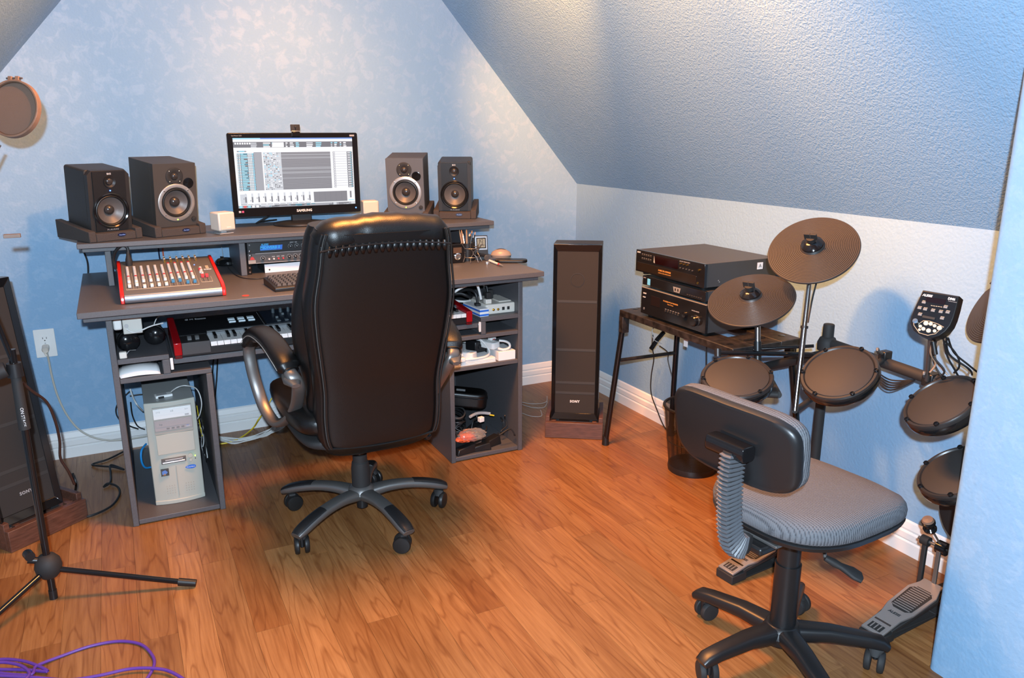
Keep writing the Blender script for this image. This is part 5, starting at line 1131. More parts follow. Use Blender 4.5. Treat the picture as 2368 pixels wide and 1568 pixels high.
# backrest: z up, plane normal = local x, leaning back
BCX, BCZ = -.272, .703
def backpoly(sc_, n=44):
    out = []
    for i in range(n):
        th = 2*PI*i/n; c_, s_ = math.cos(th), math.sin(th); e = 2/4.2
        wd = .188*(1+.04*s_); out.append((wd*sc_*math.copysign(abs(c_)**e, c_), .096*sc_*math.copysign(abs(s_)**e, s_)))
    return out
MBK = TX(BCX, -.006, BCZ) @ RY(math.radians(-8)) @ Matrix(((0, 0, 1, 0), (-1, 0, 0, 0), (0, 1, 0, 0), (0, 0, 0, 1)))
bb = lambda x_, y_: x_*x_*.45
layered('back_shell', MBLK, tc, [(.90, -.014), (.97, -.012), (1.0, -.004), (1.0, .006)], backpoly, MBK, bb)
layered('back_cushion', MFAB, tc, [(.985, .0062), (1.0, .010), (1.0, .028), (.96, .040), (.85, .048), (.4, .052), (.02, .052)], backpoly, MBK, bb)
MB().sweep([MBK @ Vector((-.030, .0, -.028)), MBK @ Vector((.082, .0, -.028))], [(.0215, .019), (.0215, .019)], 14, 4.).build('back_bracket', MBLKG, tc, .002)
# ribbed spine
spn = smoothpts([(BCX-.030, -.046, .695), (BCX-.034, -.046, .63), (BCX-.031, -.046, .57), (BCX-.025, -.046, .51), (BCX-.012, -.046, .465), (BCX+.015, -.044, .440), (BCX+.060, -.030, .428)], 8)
MB().sweep(spn, (.0255, .0145), 10, 4., (0, 1, 0)).build('spine_bar', MBLKM, tc)
L_ = 0; acc = [0]
for a, b in zip(spn, spn[1:]): L_ += (b-a).length; acc.append(L_)
r0 = None
for q in range(27):
    s_ = (q+.5)/27*(L_-.03)+.004; k = max(i for i in range(len(acc)) if acc[i] <= s_); k = min(k, len(spn)-2)
    f_ = (s_-acc[k])/(acc[k+1]-acc[k]); p = spn[k].lerp(spn[k+1], f_); tg = (spn[k+1]-spn[k]).normalized()
    if r0 is None: r0 = MB().sweep([(0, 0, -.0045), (0, 0, -.0015), (0, 0, .0015), (0, 0, .0045)], [(.026, .015), (.031, .0190), (.031, .0190), (.026, .015)], 8, 5., (0, 1, 0)).build('bellows_rib', mat('rib_rubber', (.085, .09, .10), .45), tc); o = r0
    else: o = r0.copy(); COL.objects.link(o); o.parent = tc
    o.location = p; o.rotation_euler = (0, math.atan2(-tg.x, -tg.z), 0)
lv = loc((0, 0, 0))
la = Vector(P(1908, 1290, 2, .355))-Vector((TX_, TY_, 0)); lb_ = Vector(P(1995, 1338, 2, .315))-Vector((TX_, TY_, 0))
Rm = RZ(-PH).to_3x3(); la = Rm @ la; lb_ = Rm @ lb_
tub('lever_stem', MGUN, tc, (.04, -.06, .410), la, .005)
MB().sweep([la, la.lerp(lb_, .25), la.lerp(lb_, .42), la.lerp(lb_, .75), la.lerp(lb_, .95), lb_], [(.009, .007), (.013, .009), (.011, .008), (.027, .009), (.024, .008), (.008, .004)], 14, 2.5).build('lever_paddle', MBLKM, tc)
# ------------------------------------------------------------------ the black folding stand and the stereo units
KX0, KX1, KY0, KY1, KZ = -.405, -.075, -1.745, -1.040, .655
ks_ = thing('folding_stand', 'worn black metal folding stand carrying the stereo units', 'stand', (0, 0, 0))
top = MB()
top.box(KX0, KX0+.10, KY0, KY1, KZ-.028, KZ); top.box(KX1-.10, KX1, KY0, KY1, KZ-.028, KZ); 
for a, b in ((KY0, KY0+.14), (KY1-.09, KY1), (-1.44, -1.36)): top.box(KX0+.1002, KX1-.1002, a, b, KZ-.028, KZ-.0005)
top.build('top_frame', MWORN, ks_, .003)
for y_ in (KY0+.07, KY1-.045): MB().prism(rrect(.10, .016, .007), 0, .0006, 0, TX((KX0+KX1)/2, y_, KZ+.0001)).build('slot', MBLKG, ks_)
for x_, y_ in ((KX0+.03, KY0+.05), (KX1-.04, KY0+.06), (KX1-.04, KY1-.04), (KX0+.07, KY1-.02)): MB().lathe([(.014, 0), (.012, .001), (.0001, .001)], 20, 0, TX(x_, y_, KZ+.0002)).build('hole', MBLKG, ks_)
legs = [((KX0+.018, KY1-.012, KZ-.03), P(1400, 1028, 2, .0)), ((KX1-.02, KY1-.012, KZ-.03), Vector((-.06, -1.0, 0))), ((KX0+.018, KY0+.012, KZ-.03), Vector((-.43, -1.80, 0))), ((KX1-.02, KY0+.03, KZ-.03), Vector((-.05, -1.80, 0)))]
for a, b in legs:
    l = tub('leg', MBLKG, ks_, a, (b.x, b.y, .012), .0125); tub('rubber_foot', MRUB, l, (b.x, b.y, .001), (b.x, b.y, .045), .017, .015)
    BX('hinge_plate', MWORN, ks_, a[0]-.017, a[0]+.017, a[1]-.014, a[1]+.014, KZ-.10, KZ-.0283, .002)
def lerp(a, b, z): a, b = Vector(a), Vector(b); return a+(b-a)*((a.z-z)/(a.z-b.z))
for q in (0, 2): tub('cross_brace', MWORN, ks_, lerp(*legs[q], .42 if q == 0 else .24), lerp(*legs[q+1], .42 if q == 0 else .24), .008)
MB().sweep([P(1535, 768, 1, -1.13), P(1520, 785, 1, -1.13), P(1505, 808, 1, -1.12)], (.011, .006), 10, 3.5, None).build('folding_strut', MBLKG, ks_)
def stereo(name, label, y0, y1, z0, h, xf, d, m_top=None):
    t = thing(name, label, 'stereo unit', (xf, (y0+y1)/2, z0), -PI/2); W_ = y1-y0
    for sx in (-1, 1):
        for yy in (.03, d-.03): MB().lathe([(.013, 0), (.015, .010), (.0001, .010)], 16, 0, TX(sx*(W_/2-.035), yy, 0)).build('foot', MRUB, t)
    BX('case', m_top or mat('black_steel_case', (.040, .040, .042), .42), t, -W_/2+.003, W_/2-.003, .0135, d, .0105, h, .001)
    BX('faceplate', MBLKG, t, -W_/2, W_/2, 0, .013, .0105, h, .0015)
    return t, W_
zz = KZ+.0006
t, W_ = stereo('stereo_receiver', 'black stereo receiver with round volume knob, bottom of the stack on the folding stand', -1.570, -1.165, zz, .118, -.385, .30)
MB().box(-W_/2+.002, W_/2-.002, -.001, .02, .1182, .1195).build('top_lip', MGRY, t)
MB().lathe([(.021, 0), (.020, .016), (.017, .019), (.0001, .019)], 32, 0, TX(W_/2-.055, -.0004, .050) @ FRONT).build('volume_knob', MBLKG, t); MB().lathe([(.0215, .0002), (.0215, .003), (.020, .003)], 32, 0, TX(W_/2-.055, -.0004, .050) @ FRONT).build('knob_ring', MGUN, t)
MB().lathe([(.012, 0), (.011, .012), (.0001, .0125)], 26, 0, TX(W_/2-.115, -.0004, .062) @ FRONT).build('input_knob', MBLKG, t)
MB().lathe([(.0055, 0), (.004, .001), (.003, .0005), (.0001, .0005)], 16, 0, TX(-W_/2+.022, -.0004, .032) @ FRONT).build('headphone_jack', MALU, t)
for q in range(6): BX('button', MBLKM, t, -.04+q*.016, -.032+q*.016, -.0035, 0, .048, .054, .0005)
for q in range(6): MB().box(-.041+q*.016, -.032+q*.016, -.0006, 0, .057, .0585).build('printed_mark', MPRINTD, t, smooth=False)
BX('display_window', mat('smoked_display', (.012, .008, .008), .1), t, -.135, -.075, -.0012, 0, .055, .095, .0005)
text('gold_text', 'FM STEREO FM-AM RECEIVER', .0072, MGOLD, t, TX(-.008, -.0008, .088) @ FRONT, bold=.0001); text('gold_text', 'Home Theater', .0062, MGOLD, t, TX(-.008, -.0008, .079) @ FRONT)
text('brand_label', 'SONY', .008, MPRINT, t, TX(-W_/2+.025, -.0008, .096) @ FRONT); text('printed_label', 'DOLBY', .006, MPRINT, t, TX(-W_/2+.022, -.0008, .080) @ FRONT)
text('printed_label', 'MASTER VOLUME', .0055, MPRINTD, t, TX(W_/2-.06, -.0008, .085) @ FRONT)
z2 = zz+.1202
t, W_ = stereo('cassette_deck', 'slim black tuner deck with a light blue sticker, middle of the stack', -1.560, -1.170, z2, .048, -.385, .26)
BX('blue_sticker', mat('sky_sticker', (.12, .45, .75), .5), t, -W_/2+.033, -W_/2+.052, -.0008, 0, .014, .040, .0002)
MB().add([(.005, -.0008, .036), (.052, -.0008, .036), (.046, -.0008, .016), (.011, -.0008, .016)], [(0, 1, 2, 3)]).build('window_print', MGRY, t)
for q in range(2): BX('reel_window', MBLKM, t, .016+q*.016, .024+q*.016, -.0014, -.0009, .021, .031, .0002)
text('brand_label', 'SONY', .006, MPRINTD, t, TX(-W_/2+.015, -.0008, .040) @ FRONT)
for q in range(7): BX('button', MBLKM, t, .09+q*.013, .099+q*.013, -.002, 0, .018, .022, .0003)
z3_ = z2+.0488
t, W_ = stereo('disc_changer', 'large black five disc changer, top of the stack on the folding stand', -1.548, -1.118, z3_, .100, -.385, .355)
text('brand_label', 'SONY', .0085, MPRINT, t, TX(-W_/2+.020, -.0008, .090) @ FRONT)
for j in range(2):
    for q in range(5): BX('button', MBLKM, t, -W_/2+.040+q*.014, -W_/2+.050+q*.014, -.002, 0, .080-j*.016, .084-j*.016, .0003)
for j in range(2):
    for q in range(5): MB().box(-W_/2+.040+q*.014, -W_/2+.048+q*.014, -.0006, 0, .0862-j*.016, .0872-j*.016).build('printed_mark', MPRINTD, t, smooth=False)
BX('display_window', mat('smoked_red_display', (.008, .0015, .0015), .1), t, -.085, .06, -.0012, 0, .058, .092, .0005)
MB().add([(-.092, -.0009, .090), (-.086, -.0009, .060), (-.094, -.0009, .062)], [(0, 1, 2)]).build('grey_arrow', MLG, t)
BX('disc_door', mat('bronze_door', (.014, .010, .007), .15), t, -W_/2+.01, W_/2-.045, -.0012, 0, .016, .050, .0005)
for q in range(3): MB().lathe([(.0035, 0), (.003, .004), (.0001, .0045)], 14, 0, TX(.075+q*.020, -.0006, .082) @ FRONT).build('gold_button', mat('gold_metal', (.75, .48, .12)), t)
for q in range(5): MB().lathe([(.0025, 0), (.002, .003), (.0001, .003)], 12, 0, TX(.075+q*.018, -.0006, .066) @ FRONT).build('button', MGUN, t)
MB().lathe([(.0045, 0), (.004, .004), (.0001, .0045)], 14, 0, TX(W_/2-.030, -.0006, .074) @ FRONT).build('gold_button', mat('gold_metal', (.75, .48, .12)), t)
MB().lathe([(.0050, 0), (.0045, .002), (.0001, .002)], 14, 0, TX(W_/2-.035, -.0006, .024) @ FRONT).build('jack', mat('gold_metal', (.75, .48, .12)), t)
text('gold_text', '5 DISC EX-CHANGE', .009, MGOLD, t, TX(-.02, -.0020, .036) @ FRONT, bold=.0002); text('gold_text', 'COMPACT DISC PLAYER SYSTEM', .0055, MGOLD, t, TX(-.02, -.0020, .026) @ FRONT)
text('printed_label', 'JOG  EDIT  PROGRAM  REPEAT', .0045, MPRINTD, t, TX(.10, -.0008, .0915) @ FRONT)
sd = TX(W_/2-.0028, .27, .055) @ RZ(PI/2) @ FRONT
MB().box(-.014, .014, -.012, .014, 0, .0006, 0, sd @ TX(0, .018, 0)).build('warning_sticker', MPAP, t, smooth=False); text('sticker_text', 'A', .020, MGRY, t, sd @ TX(0, .019, .001), bold=.0003)
for q in range(2): MB().lathe([(.003, 0), (.0001, .0015)], 10, 0, sd @ TX(-.20+q*.005, -.022-q*.006, .0)).build('screw', MALU, t)
t = thing('cream_tag', 'cream paper tag hanging below the receiver through the stand', 'tag', (-.30, -1.36, KZ-.10)); BX('tag_paper', MPAP, t, 0, .002, -.012, .012, 0, .0714-.0, .0003)
cable('power_cable', 'thin dark cord hanging from the stereo stand to the floor behind the waste bin', 'cord', [P(1510, 775, 1, -1.18), P(1508, 800, 0, -.12), P(1512, 830, 0, -.06), P(1506, 870, 0, -.05), P(1506, 910, 0, -.05), P(1520, 950, 0, -.05), P(1535, 985, 2, .02), P(1550, 1002, 2, .006)], .0028, MCAB)
cable('power_cable', 'second dark cord hanging from the stereo stand in front of the rear leg', 'cord', [P(1525, 800, 0, -.10), P(1544, 815, 0, -.06), P(1545, 835, 0, -.05), P(1554, 870, 0, -.05), P(1560, 900, 0, -.05)], .0025, MCAB)
cable('power_cable', 'pale twisted wire hanging below the receiver', 'cord', [P(1515, 755, 1, -1.15), P(1508, 765, 1, -1.16), P(1512, 785, 1, -1.16), P(1530, 795, 1, -1.16)], .0016, MLG)
cable('power_cable', 'thin dark cord hanging from the middle of the stand to the drum pad', 'cord', [P(1632, 770, 0, -.25), P(1634, 800, 0, -.25), P(1634, 850, 0, -.25)], .0022, MCAB)
# ------------------------------------------------------------------ waste bin
bc = P(1606, 1088, 2, 0); bn = thing('mesh_waste_bin', 'black wire mesh waste bin behind the task chair', 'waste bin', (bc.x, bc.y+.02, 0))
BH = .285; RB, RTp = .098, .128
bm = bpy.data.materials.new('black_wire_mesh'); bm.use_nodes = True; nt = bm.node_tree; b = nt.nodes['Principled BSDF']; b.inputs['Base Color'].default_value = (.012, .012, .012, 1); b.inputs['Roughness'].default_value = .4
tc_ = nt.nodes.new('ShaderNodeTexCoord'); sp_ = nt.nodes.new('ShaderNodeSeparateXYZ'); at = nt.nodes.new('ShaderNodeMath'); at.operation = 'ARCTAN2'
nt.links.new(tc_.outputs['Object'], sp_.inputs[0]); nt.links.new(sp_.outputs[1], at.inputs[0]); nt.links.new(sp_.outputs[0], at.inputs[1])
def fracline(src, mul, thr):
    m1 = nt.nodes.new('ShaderNodeMath'); m1.operation = 'MULTIPLY'; m1.inputs[1].default_value = mul; nt.links.new(src, m1.inputs[0])
    m2 = nt.nodes.new('ShaderNodeMath'); m2.operation = 'FRACT'; nt.links.new(m1.outputs[0], m2.inputs[0])
    m3 = nt.nodes.new('ShaderNodeMath'); m3.operation = 'LESS_THAN'; m3.inputs[1].default_value = thr; nt.links.new(m2.outputs[0], m3.inputs[0]); return m3.outputs[0]
mxn = nt.nodes.new('ShaderNodeMath'); mxn.operation = 'MAXIMUM'; nt.links.new(fracline(at.outputs[0], 38, .42), mxn.inputs[0]); nt.links.new(fracline(sp_.outputs[2], 290, .36), mxn.inputs[1]); nt.links.new(mxn.outputs[0], b.inputs['Alpha'])
MB().add(*(lambda n=48: ([(r*math.cos(2*PI*i/n), r*math.sin(2*PI*i/n), z) for r, z in ((RB, .022), (RTp, BH)) for i in range(n)], [(i, (i+1) % n, n+(i+1) % n, n+i) for i in range(n)]))()).build('mesh_wall', bm, bn)
MB().lathe([(.0001, .0), (RB+.002, 0), (RB+.004, .012), (RB+.002, .026), (RB-.002, .026), (RB-.004, .006), (.0001, .006)], 48).build('solid_base', MBLK, bn)
MB().sweep([(RTp*math.cos(a), RTp*math.sin(a), BH) for a in [i*PI/24 for i in range(48)]], .006, 10, 2., None, 0, True).build('rim', MBLK, bn)
MB().sweep([((RB+.012)*math.cos(a), (RB+.012)*math.sin(a), .135) for a in [i*PI/24 for i in range(48)]], .0018, 6, 2., None, 0, True).build('middle_band', MBLK, bn)
# ------------------------------------------------------------------ electronic drum kit
def drumpad(label, c, n, R):
    t = thing('drum_pad', label, 'drum pad', c, group='round black rubber drum pads'); t.rotation_euler = n.to_track_quat('Z', 'Y').to_euler()
    MB().lathe([(.0001, -.048), (R*.55, -.048), (R*.90, -.036), (R*.985, -.026), (R, -.016), (R*.985, -.006), (R*.96, -.001)], 56).build('shell', MBLKG, t)
    MB().lathe([(R*.985, -.008), (R*.99, .001), (R*.96, .006), (R*.90, .006), (R*.865, .001)], 56).build('rim', MRIM, t)
    MB().lathe([(R*.865, .0), (R*.862, .0035), (R*.84, .005), (.0001, .0052)], 56).build('drum_head', MHEAD, t)
    for q in range(6):
        a = q*PI/3+.35; MB().lathe([(.0068, 0), (.0068, .005), (.0045, .007), (.0035, .004), (.0001, .004)], 14, 0, TX(R*.925*math.cos(a), R*.925*math.sin(a), .005)).build('tension_bolt', MBLKG, t)
    tub('mount_stub', MBLK, t, (0, 0, -.05), (0, 0, -.085), .018)
    return t
def cymbal(label, c, n, R):
    t = thing('cymbal_pad', label, 'cymbal', c, group='round black rubber cymbal pads'); q = n.to_track_quat('Z', 'Y')
    # turn the ribbed two thirds towards the player's side
    t.rotation_euler = q.to_euler()
    pr = [(R*.985, -.010), (R, -.006), (R*.995, -.003)]; k = 20
    for i in range(k):
        r_ = R*(.985-i*.036); z_ = -.0025+.017*(1-(r_/R)**1.4); pr += [(r_, z_), (r_-R*.004, z_+.0008), (r_-R*.029, z_+.0008), (r_-R*.033, z_)]
    pr += [(R*.24, .0165), (.030, .020), (.0001, .020)]
    MB().lathe(pr, 72).build('cymbal_disc', MCYM, t, ang=20)
    MB().lathe([(R*.975, -.0105), (R*.3, .003), (.0001, .005)], 48).build('underside', MBLKM, t)
    MB().lathe([(.034, .0195), (.033, .024), (.022, .034), (.014, .037), (.0001, .037)], 32).build('bell_cup', MBLKG, t)
    MB().lathe([(.013, .037), (.014, .052), (.0001, .053)], 20).build('wing_nut', MBLKM, t)
    for s_ in (-1, 1): MB().box(min(0, s_*.019), max(0, s_*.019), -.0035, .0035, .046, .068).build('nut_wing', MBLKM, t, .001)
    tub('threaded_tip', MGUN, t, (0, 0, .05), (0, 0, .066), .0035)
    return t
c1_, n1, R1 = disc(1880, 575.5, 110, 74.4, 12.7, t=2.46)
cymbal('largest looking cymbal pad, on the tall chrome rod above the others', c1_, n1, R1)
c2_, n2, R2 = disc(1736.6, 690.5, 103.9, 59, 9, t=2.58)
cymbal('lower cymbal pad in front of the stereo stack on a short chrome rod', c2_, n2, R2)
c3_, n3, R3 = disc(2340, 690, 140, 60, 40, R=.1525)
cymbal('cymbal pad half hidden behind the near blue wall at the right edge', c3_, n3, R3)
p1, m1_, Q1 = disc(1704, 872, 86, 50, -2, R=.112)
drumpad('drum pad behind the top of the task chair, leftmost of the four', p1, m1_, Q1)
p2, m2_, Q2 = disc(1940, 862, 94.2, 62, 12, R=.112)
drumpad('drum pad under the tallest cymbal, in front of the thick rack tube', p2, m2_, Q2)
p3, m3_, Q3 = disc(2177, 930, 98, 52, 24, t=2.08)
drumpad('tilted drum pad below the drum module, its right edge behind the near wall', p3, m3_, Q3)
p4, m4_, Q4 = disc(2212, 1092, 99, 56, 17, t=2.10)
drumpad('lowest drum pad, right half hidden behind the near blue wall', p4, m4_, Q4)
# rack
rk_ = thing('drum_rack', 'black tube drum rack with clamps standing along the right wall', 'rack', (0, 0, 0))
RX_ = -.20
pb = P(1891, 1040, 0, RX_); ptop = P(1906, 800, 0, RX_)
py_ = (P(1891, 1000, 0, RX_).y); 
zt_ = P(1907, 790, 1, py_).z
tub('post', MBLKM, rk_, (RX_, py_, .02), (RX_, py_, zt_+.02), .017); tub('post_foot', MRUB, rk_, (RX_, py_, .001), (RX_, py_, .03), .021)
MB().lathe([(.0001, 0), (.031, 0), (.032, .026), (.025, .042), (.0185, .046), (.0180, .086), (.0165, .089), (.0001, .089)], 28, 0, TX(RX_, py_, zt_-.03)).build('corner_clamp', MBLKM, rk_)
a = Vector((RX_, py_, zt_-.005)); b = P(2185, 888, 0, RX_)
tub('cross_tube', MBLKM, rk_, a, a+(b-a)*1.35, .0175, n=24)
for f_ in (.93,): tub('tube_stripe', MGUN, rk_, a+(b-a)*f_, a+(b-a)*(f_+.012), .0182, n=24)
e_ = P(1760, 850, 0, -.16); tub('cross_tube', MBLKM, rk_, Vector((RX_, py_, zt_-.045)), e_, .0165, n=20)
def clamp(label, c, sz=.026, rz=0):
    MB().box(-sz, sz, -sz*.8, sz*.8, -sz*.9, sz*.9, 0, Matrix.Translation(c) @ RZ(rz)).build('clamp', MBLK, rk_, .004)
    d = Vector((-.04, -.005, .02)); tub('wing_bolt', MGUN, rk_, c+d*.5, c+d, .005)
    MB().box(-.020, .020, -.004, .004, -.006, .006, 0, Matrix.Translation(c+d*1.05) @ RZ(.5) @ RY(.5)).build('bolt_wing', MGUN, rk_, .002)
u1 = P(2047, 822, 0, RX_); clamp('', u1, .017); u2 = a+(b-a)*.90; clamp('', u2, .022)
# arms from the rack to each pad and cymbal
tub('pad_arm', MBLKM, rk_, p2-m2_*.05, p2-m2_*.05+Vector((.02, -.02, -.01)), .015); tub('pad_arm', MBLKM, rk_, p2-m2_*.06, u1+Vector((0, 0, -.01)), .010)
tub('pad_arm', MBLKM, rk_, p1-m1_*.06, p1+Vector((.10, -.08, -.05)), .011); tub('pad_arm', MBLKM, rk_, p1+Vector((.10, -.08, -.05)), e_+Vector((0, -.02, 0)), .011)
tub('pad_arm', MBLKM, rk_, p3-m3_*.06, u2+Vector((0, -.05, -.02)), .011)
rx3 = a+(b-a)*1.35
tub('end_post', MBLKM, rk_, (rx3.x, rx3.y, .02), (rx3.x, rx3.y, rx3.z+.02), .017)
tub('pad_arm', MBLKM, rk_, p4-m4_*.06, (rx3.x, rx3.y, p4.z-.06), .011)
base1 = T(1838, 950, (p2-CAM).dot(FW)+.13); up1 = c1_-n1*.004
tub('cymbal_rod', MDCH, rk_, up1.lerp(base1, .02), up1.lerp(base1, .50), .0072); tub('cymbal_rod', MDCH, rk_, up1.lerp(base1, .48), base1, .0090); tub('rod_collar', MBLK, rk_, up1.lerp(base1, .475), up1.lerp(base1, .49), .0115)
cable('cymbal_wire', 'black wire running down beside the tall chrome cymbal rod', 'wire', [up1.lerp(base1, .02)+Vector((.01, -.02, 0)), up1.lerp(base1, .15)+Vector((.01, -.022, 0)), up1.lerp(base1, .3)+Vector((.008, -.012, 0)), up1.lerp(base1, .45)+Vector((.0, -.012, 0))], .0026, MCAB)
tub('rod_brace', MBLKM, rk_, base1, (RX_, py_, base1.z-.02), .009)
bs2 = Vector(c2_-n2*.004); d2e = T(1752, 850, (c2_-CAM).dot(FW)); d2s = T(1752, 740, (c2_-CAM).dot(FW))
tub('cymbal_rod', MDCH, rk_, c2_-n2*.002, d2s, .008); tub('cymbal_rod', MDCH, rk_, d2s, d2s.lerp(d2e, .45), .0095); tub('cymbal_rod', MBLK, rk_, d2s.lerp(d2e, .45), d2e, .012)
tub('rod_brace', MBLKM, rk_, d2e, e_, .010)
tf = (c2_-CAM).dot(FW)
tub('boom_arm', MBLKG, rk_, T(1657, 815, tf-.02), T(1880, 820, tf-.05), .0075); tub('boom_arm', MBLKG, rk_, T(1742, 808, tf+.03), T(1882, 800, tf-.02), .0055)
tub('boom_joint', MBLK, rk_, T(1660, 806, tf-.02), T(1660, 824, tf-.02), .011)
tub('cymbal_rod', MDCH, rk_, c3_-n3*.006, (rx3.x-.02, rx3.y+.02, rx3.z), .008)
# drum module
mt = 2.06; mc = T(2160, 728, mt)
vn = (CAM-mc).normalized(); nm = (vn-RT*.38+Vector((0, 0, .28))).normalized()
def onp(px, py): d = ray(px, py); return CAM+d*((mc-CAM).dot(nm)/d.dot(nm))
TL, TR_, BL_ = onp(2134, 672), onp(2217, 686), onp(2106, 745)
ex_ = (TR_-TL).normalized(); ey_ = nm.cross(ex_)
Mm = Matrix((( ex_.x, ey_.x, nm.x, mc.x), (ex_.y, ey_.y, nm.y, mc.y), (ex_.z, ey_.z, nm.z, mc.z), (0, 0, 0, 1)))
mo = thing('drum_module', 'black drum sound module with round pale buttons on a thin rod', 'drum module', mc); mo.rotation_euler = Mm.to_euler()
Mi = Mm.inverted()
def lp_(px, py): v = Mi @ onp(px, py); return (v.x, v.y)
outl = [(2134, 672), (2217, 686), (2211, 712), (2204, 736), (2197, 752), (2186, 766), (2172, 776), (2156, 781), (2140, 779), (2124, 772), (2112, 762), (2106, 748), (2107, 734), (2114, 715)]
poly = [lp_(*q) for q in outl]; cxm = sum(p[0] for p in poly)/len(poly); cym = sum(p[1] for p in poly)/len(poly)
vs = [(x_, y_, 0) for x_, y_ in poly]+[(cxm+(x_-cxm)*1.03, cym+(y_-cym)*1.03, -.006) for x_, y_ in poly]+[(cxm+(x_-cxm)*1.03, cym+(y_-cym)*1.03, -.042) for x_, y_ in poly]+[(cxm+(x_-cxm)*.9, cym+(y_-cym)*.9, -.060) for x_, y_ in poly]
n = len(poly); fs = [tuple(range(n))]+[(k*n+i, k*n+(i+1) % n, (k+1)*n+(i+1) % n, (k+1)*n+i) for k in range(3) for i in range(n)]+[tuple(reversed(range(3*n, 4*n)))]
MB().add(vs, fs).build('module_body', MBLK, mo, .0015)
MB().prism([(cxm+(x_-cxm)*.965, cym+(y_-cym)*.965) for x_, y_ in poly], .0002, .0012).build('face_panel', MBLKG, mo)
def mtx(px, py, z=.0016): x_, y_ = lp_(px, py); return TX(x_, y_, z)
text('brand_label', 'ALESIS', .0085, MPRINT, mo, mtx(2134, 682), align='LEFT', bold=.0003, shear=.15); text('model_label', 'DM6', .0085, MPRINT, mo, mtx(2201, 692), bold=.0004)
text('printed_label', 'Performance', .004, MPRINTD, mo, mtx(2203, 698))
MLN = mat('cream_line', (.55, .42, .28), .5)
for px_, py_2, r_ in ((2142, 748, .0062), (2153, 749.5, .0050), (2162, 754, .0045), (2173, 759, .0062), (2129, 755, .0042), (2148, 765, .0058), (2162, 766, .0044), (2127, 763, .0035), (2136, 761, .0050)):
    MB().lathe([(r_, 0), (r_*.95, .003), (.0001, .0034)], 18, 0, mtx(px_, py_2, .0014)).build('pad_button', mat('cream_button', (.68, .58, .42), .45), mo)
MB().lathe([(.0072, 0), (.0066, .010), (.0001, .0105)], 22, 0, mtx(2119, 744, .0012)).build('chrome_dial', MCHR, mo)
arc = [(2112, 740), (2114, 753), (2126, 770), (2146, 776), (2164, 772), (2177, 760), (2183, 757), (2170, 750), (2150, 743), (2136, 742), (2127, 748), (2124, 752)]
MB().sweep([Vector((*lp_(*q), .0018)) for q in arc], .0008, 6, 2., None).build('outline_print', MLN, mo)
for px_, py_2 in ((2137, 700), (2127, 713), (2140, 716), (2158, 719), (2176, 722), (2192, 723), (2128, 728), (2179, 737), (2187, 711)):
    MB().box(-.0048, .0048, -.0030, .0030, 0, .0028, 0, mtx(px_, py_2, .0012)).build('button', MGRY, mo, .0005)
    MB().box(-.0045, .0045, .0042, .0053, 0, .0004, 0, mtx(px_, py_2, .0012)).build('printed_mark', MLN, mo, smooth=False)
MB().box(-.026, .022, -.007, .007, 0, .0006, 0, mtx(2166, 696, .0012)).build('display', mat('smoked_red_display', (.02, .003, .003)), mo)
for q in range(5): MB().box(-.0022, .0022, -.0007, .0007, 0, .0004, 0, mtx(2155+q*5.5, 707+q*.8, .0012)).build('printed_mark', MLN, mo, smooth=False)
MB().box(-.016, .016, -.0035, .0035, 0, .0025, 0, mtx(2148, 735, .0012)).build('rocker_button', MBLKM, mo, .001)
rodt = mc-nm*.04-ey_*.045-ex_*.005; tub('module_rod', MGUN, rk_, rodt, u2+Vector((-.02, -.0, .0)), .0065)
for q in range(9):
    s0 = mc-nm*.050-ey_*(.046)+ex_*(.002+.0042*q); e0_ = T(2150+q*14, 862+((q*7) % 4)*5, mt+.08); r = random.Random(q+11)
    md1 = s0.lerp(e0_, .35)+Vector((r.uniform(-.01, .02), r.uniform(-.02, .03), -.012)); md2 = s0.lerp(e0_, .7)+Vector((r.uniform(-.02, .02), r.uniform(-.03, .03), -.008))
    cable('trigger_cable', 'black lead in the fan of leads dropping from the drum module' if q % 3 else 'tan lead in the fan of leads dropping from the drum module', 'cable', [s0, md1, md2, e0_], .0026, MCAB if q % 3 else mat('tan_jacket', (.28, .18, .12), .4), None, 'leads under the drum module')
for q in range(5):
    cable('trigger_cable', 'thin cable in the loose bundle under the rack tube right of the second pad', 'cable', [a+(b-a)*.40+Vector((0, 0, -.02)), a+(b-a)*.50+Vector((-.01, 0, -.035-.006*q)), a+(b-a)*.62+Vector((-.01, .0, -.042-.008*q)), a+(b-a)*.78+Vector((0, 0, -.02))], .0024, MCAB, None, 'leads under the rack tube')
tub('jack_plug', MBLK, rk_, T(2158, 790, mt+.02), T(2163, 820, mt+.02), .0065)
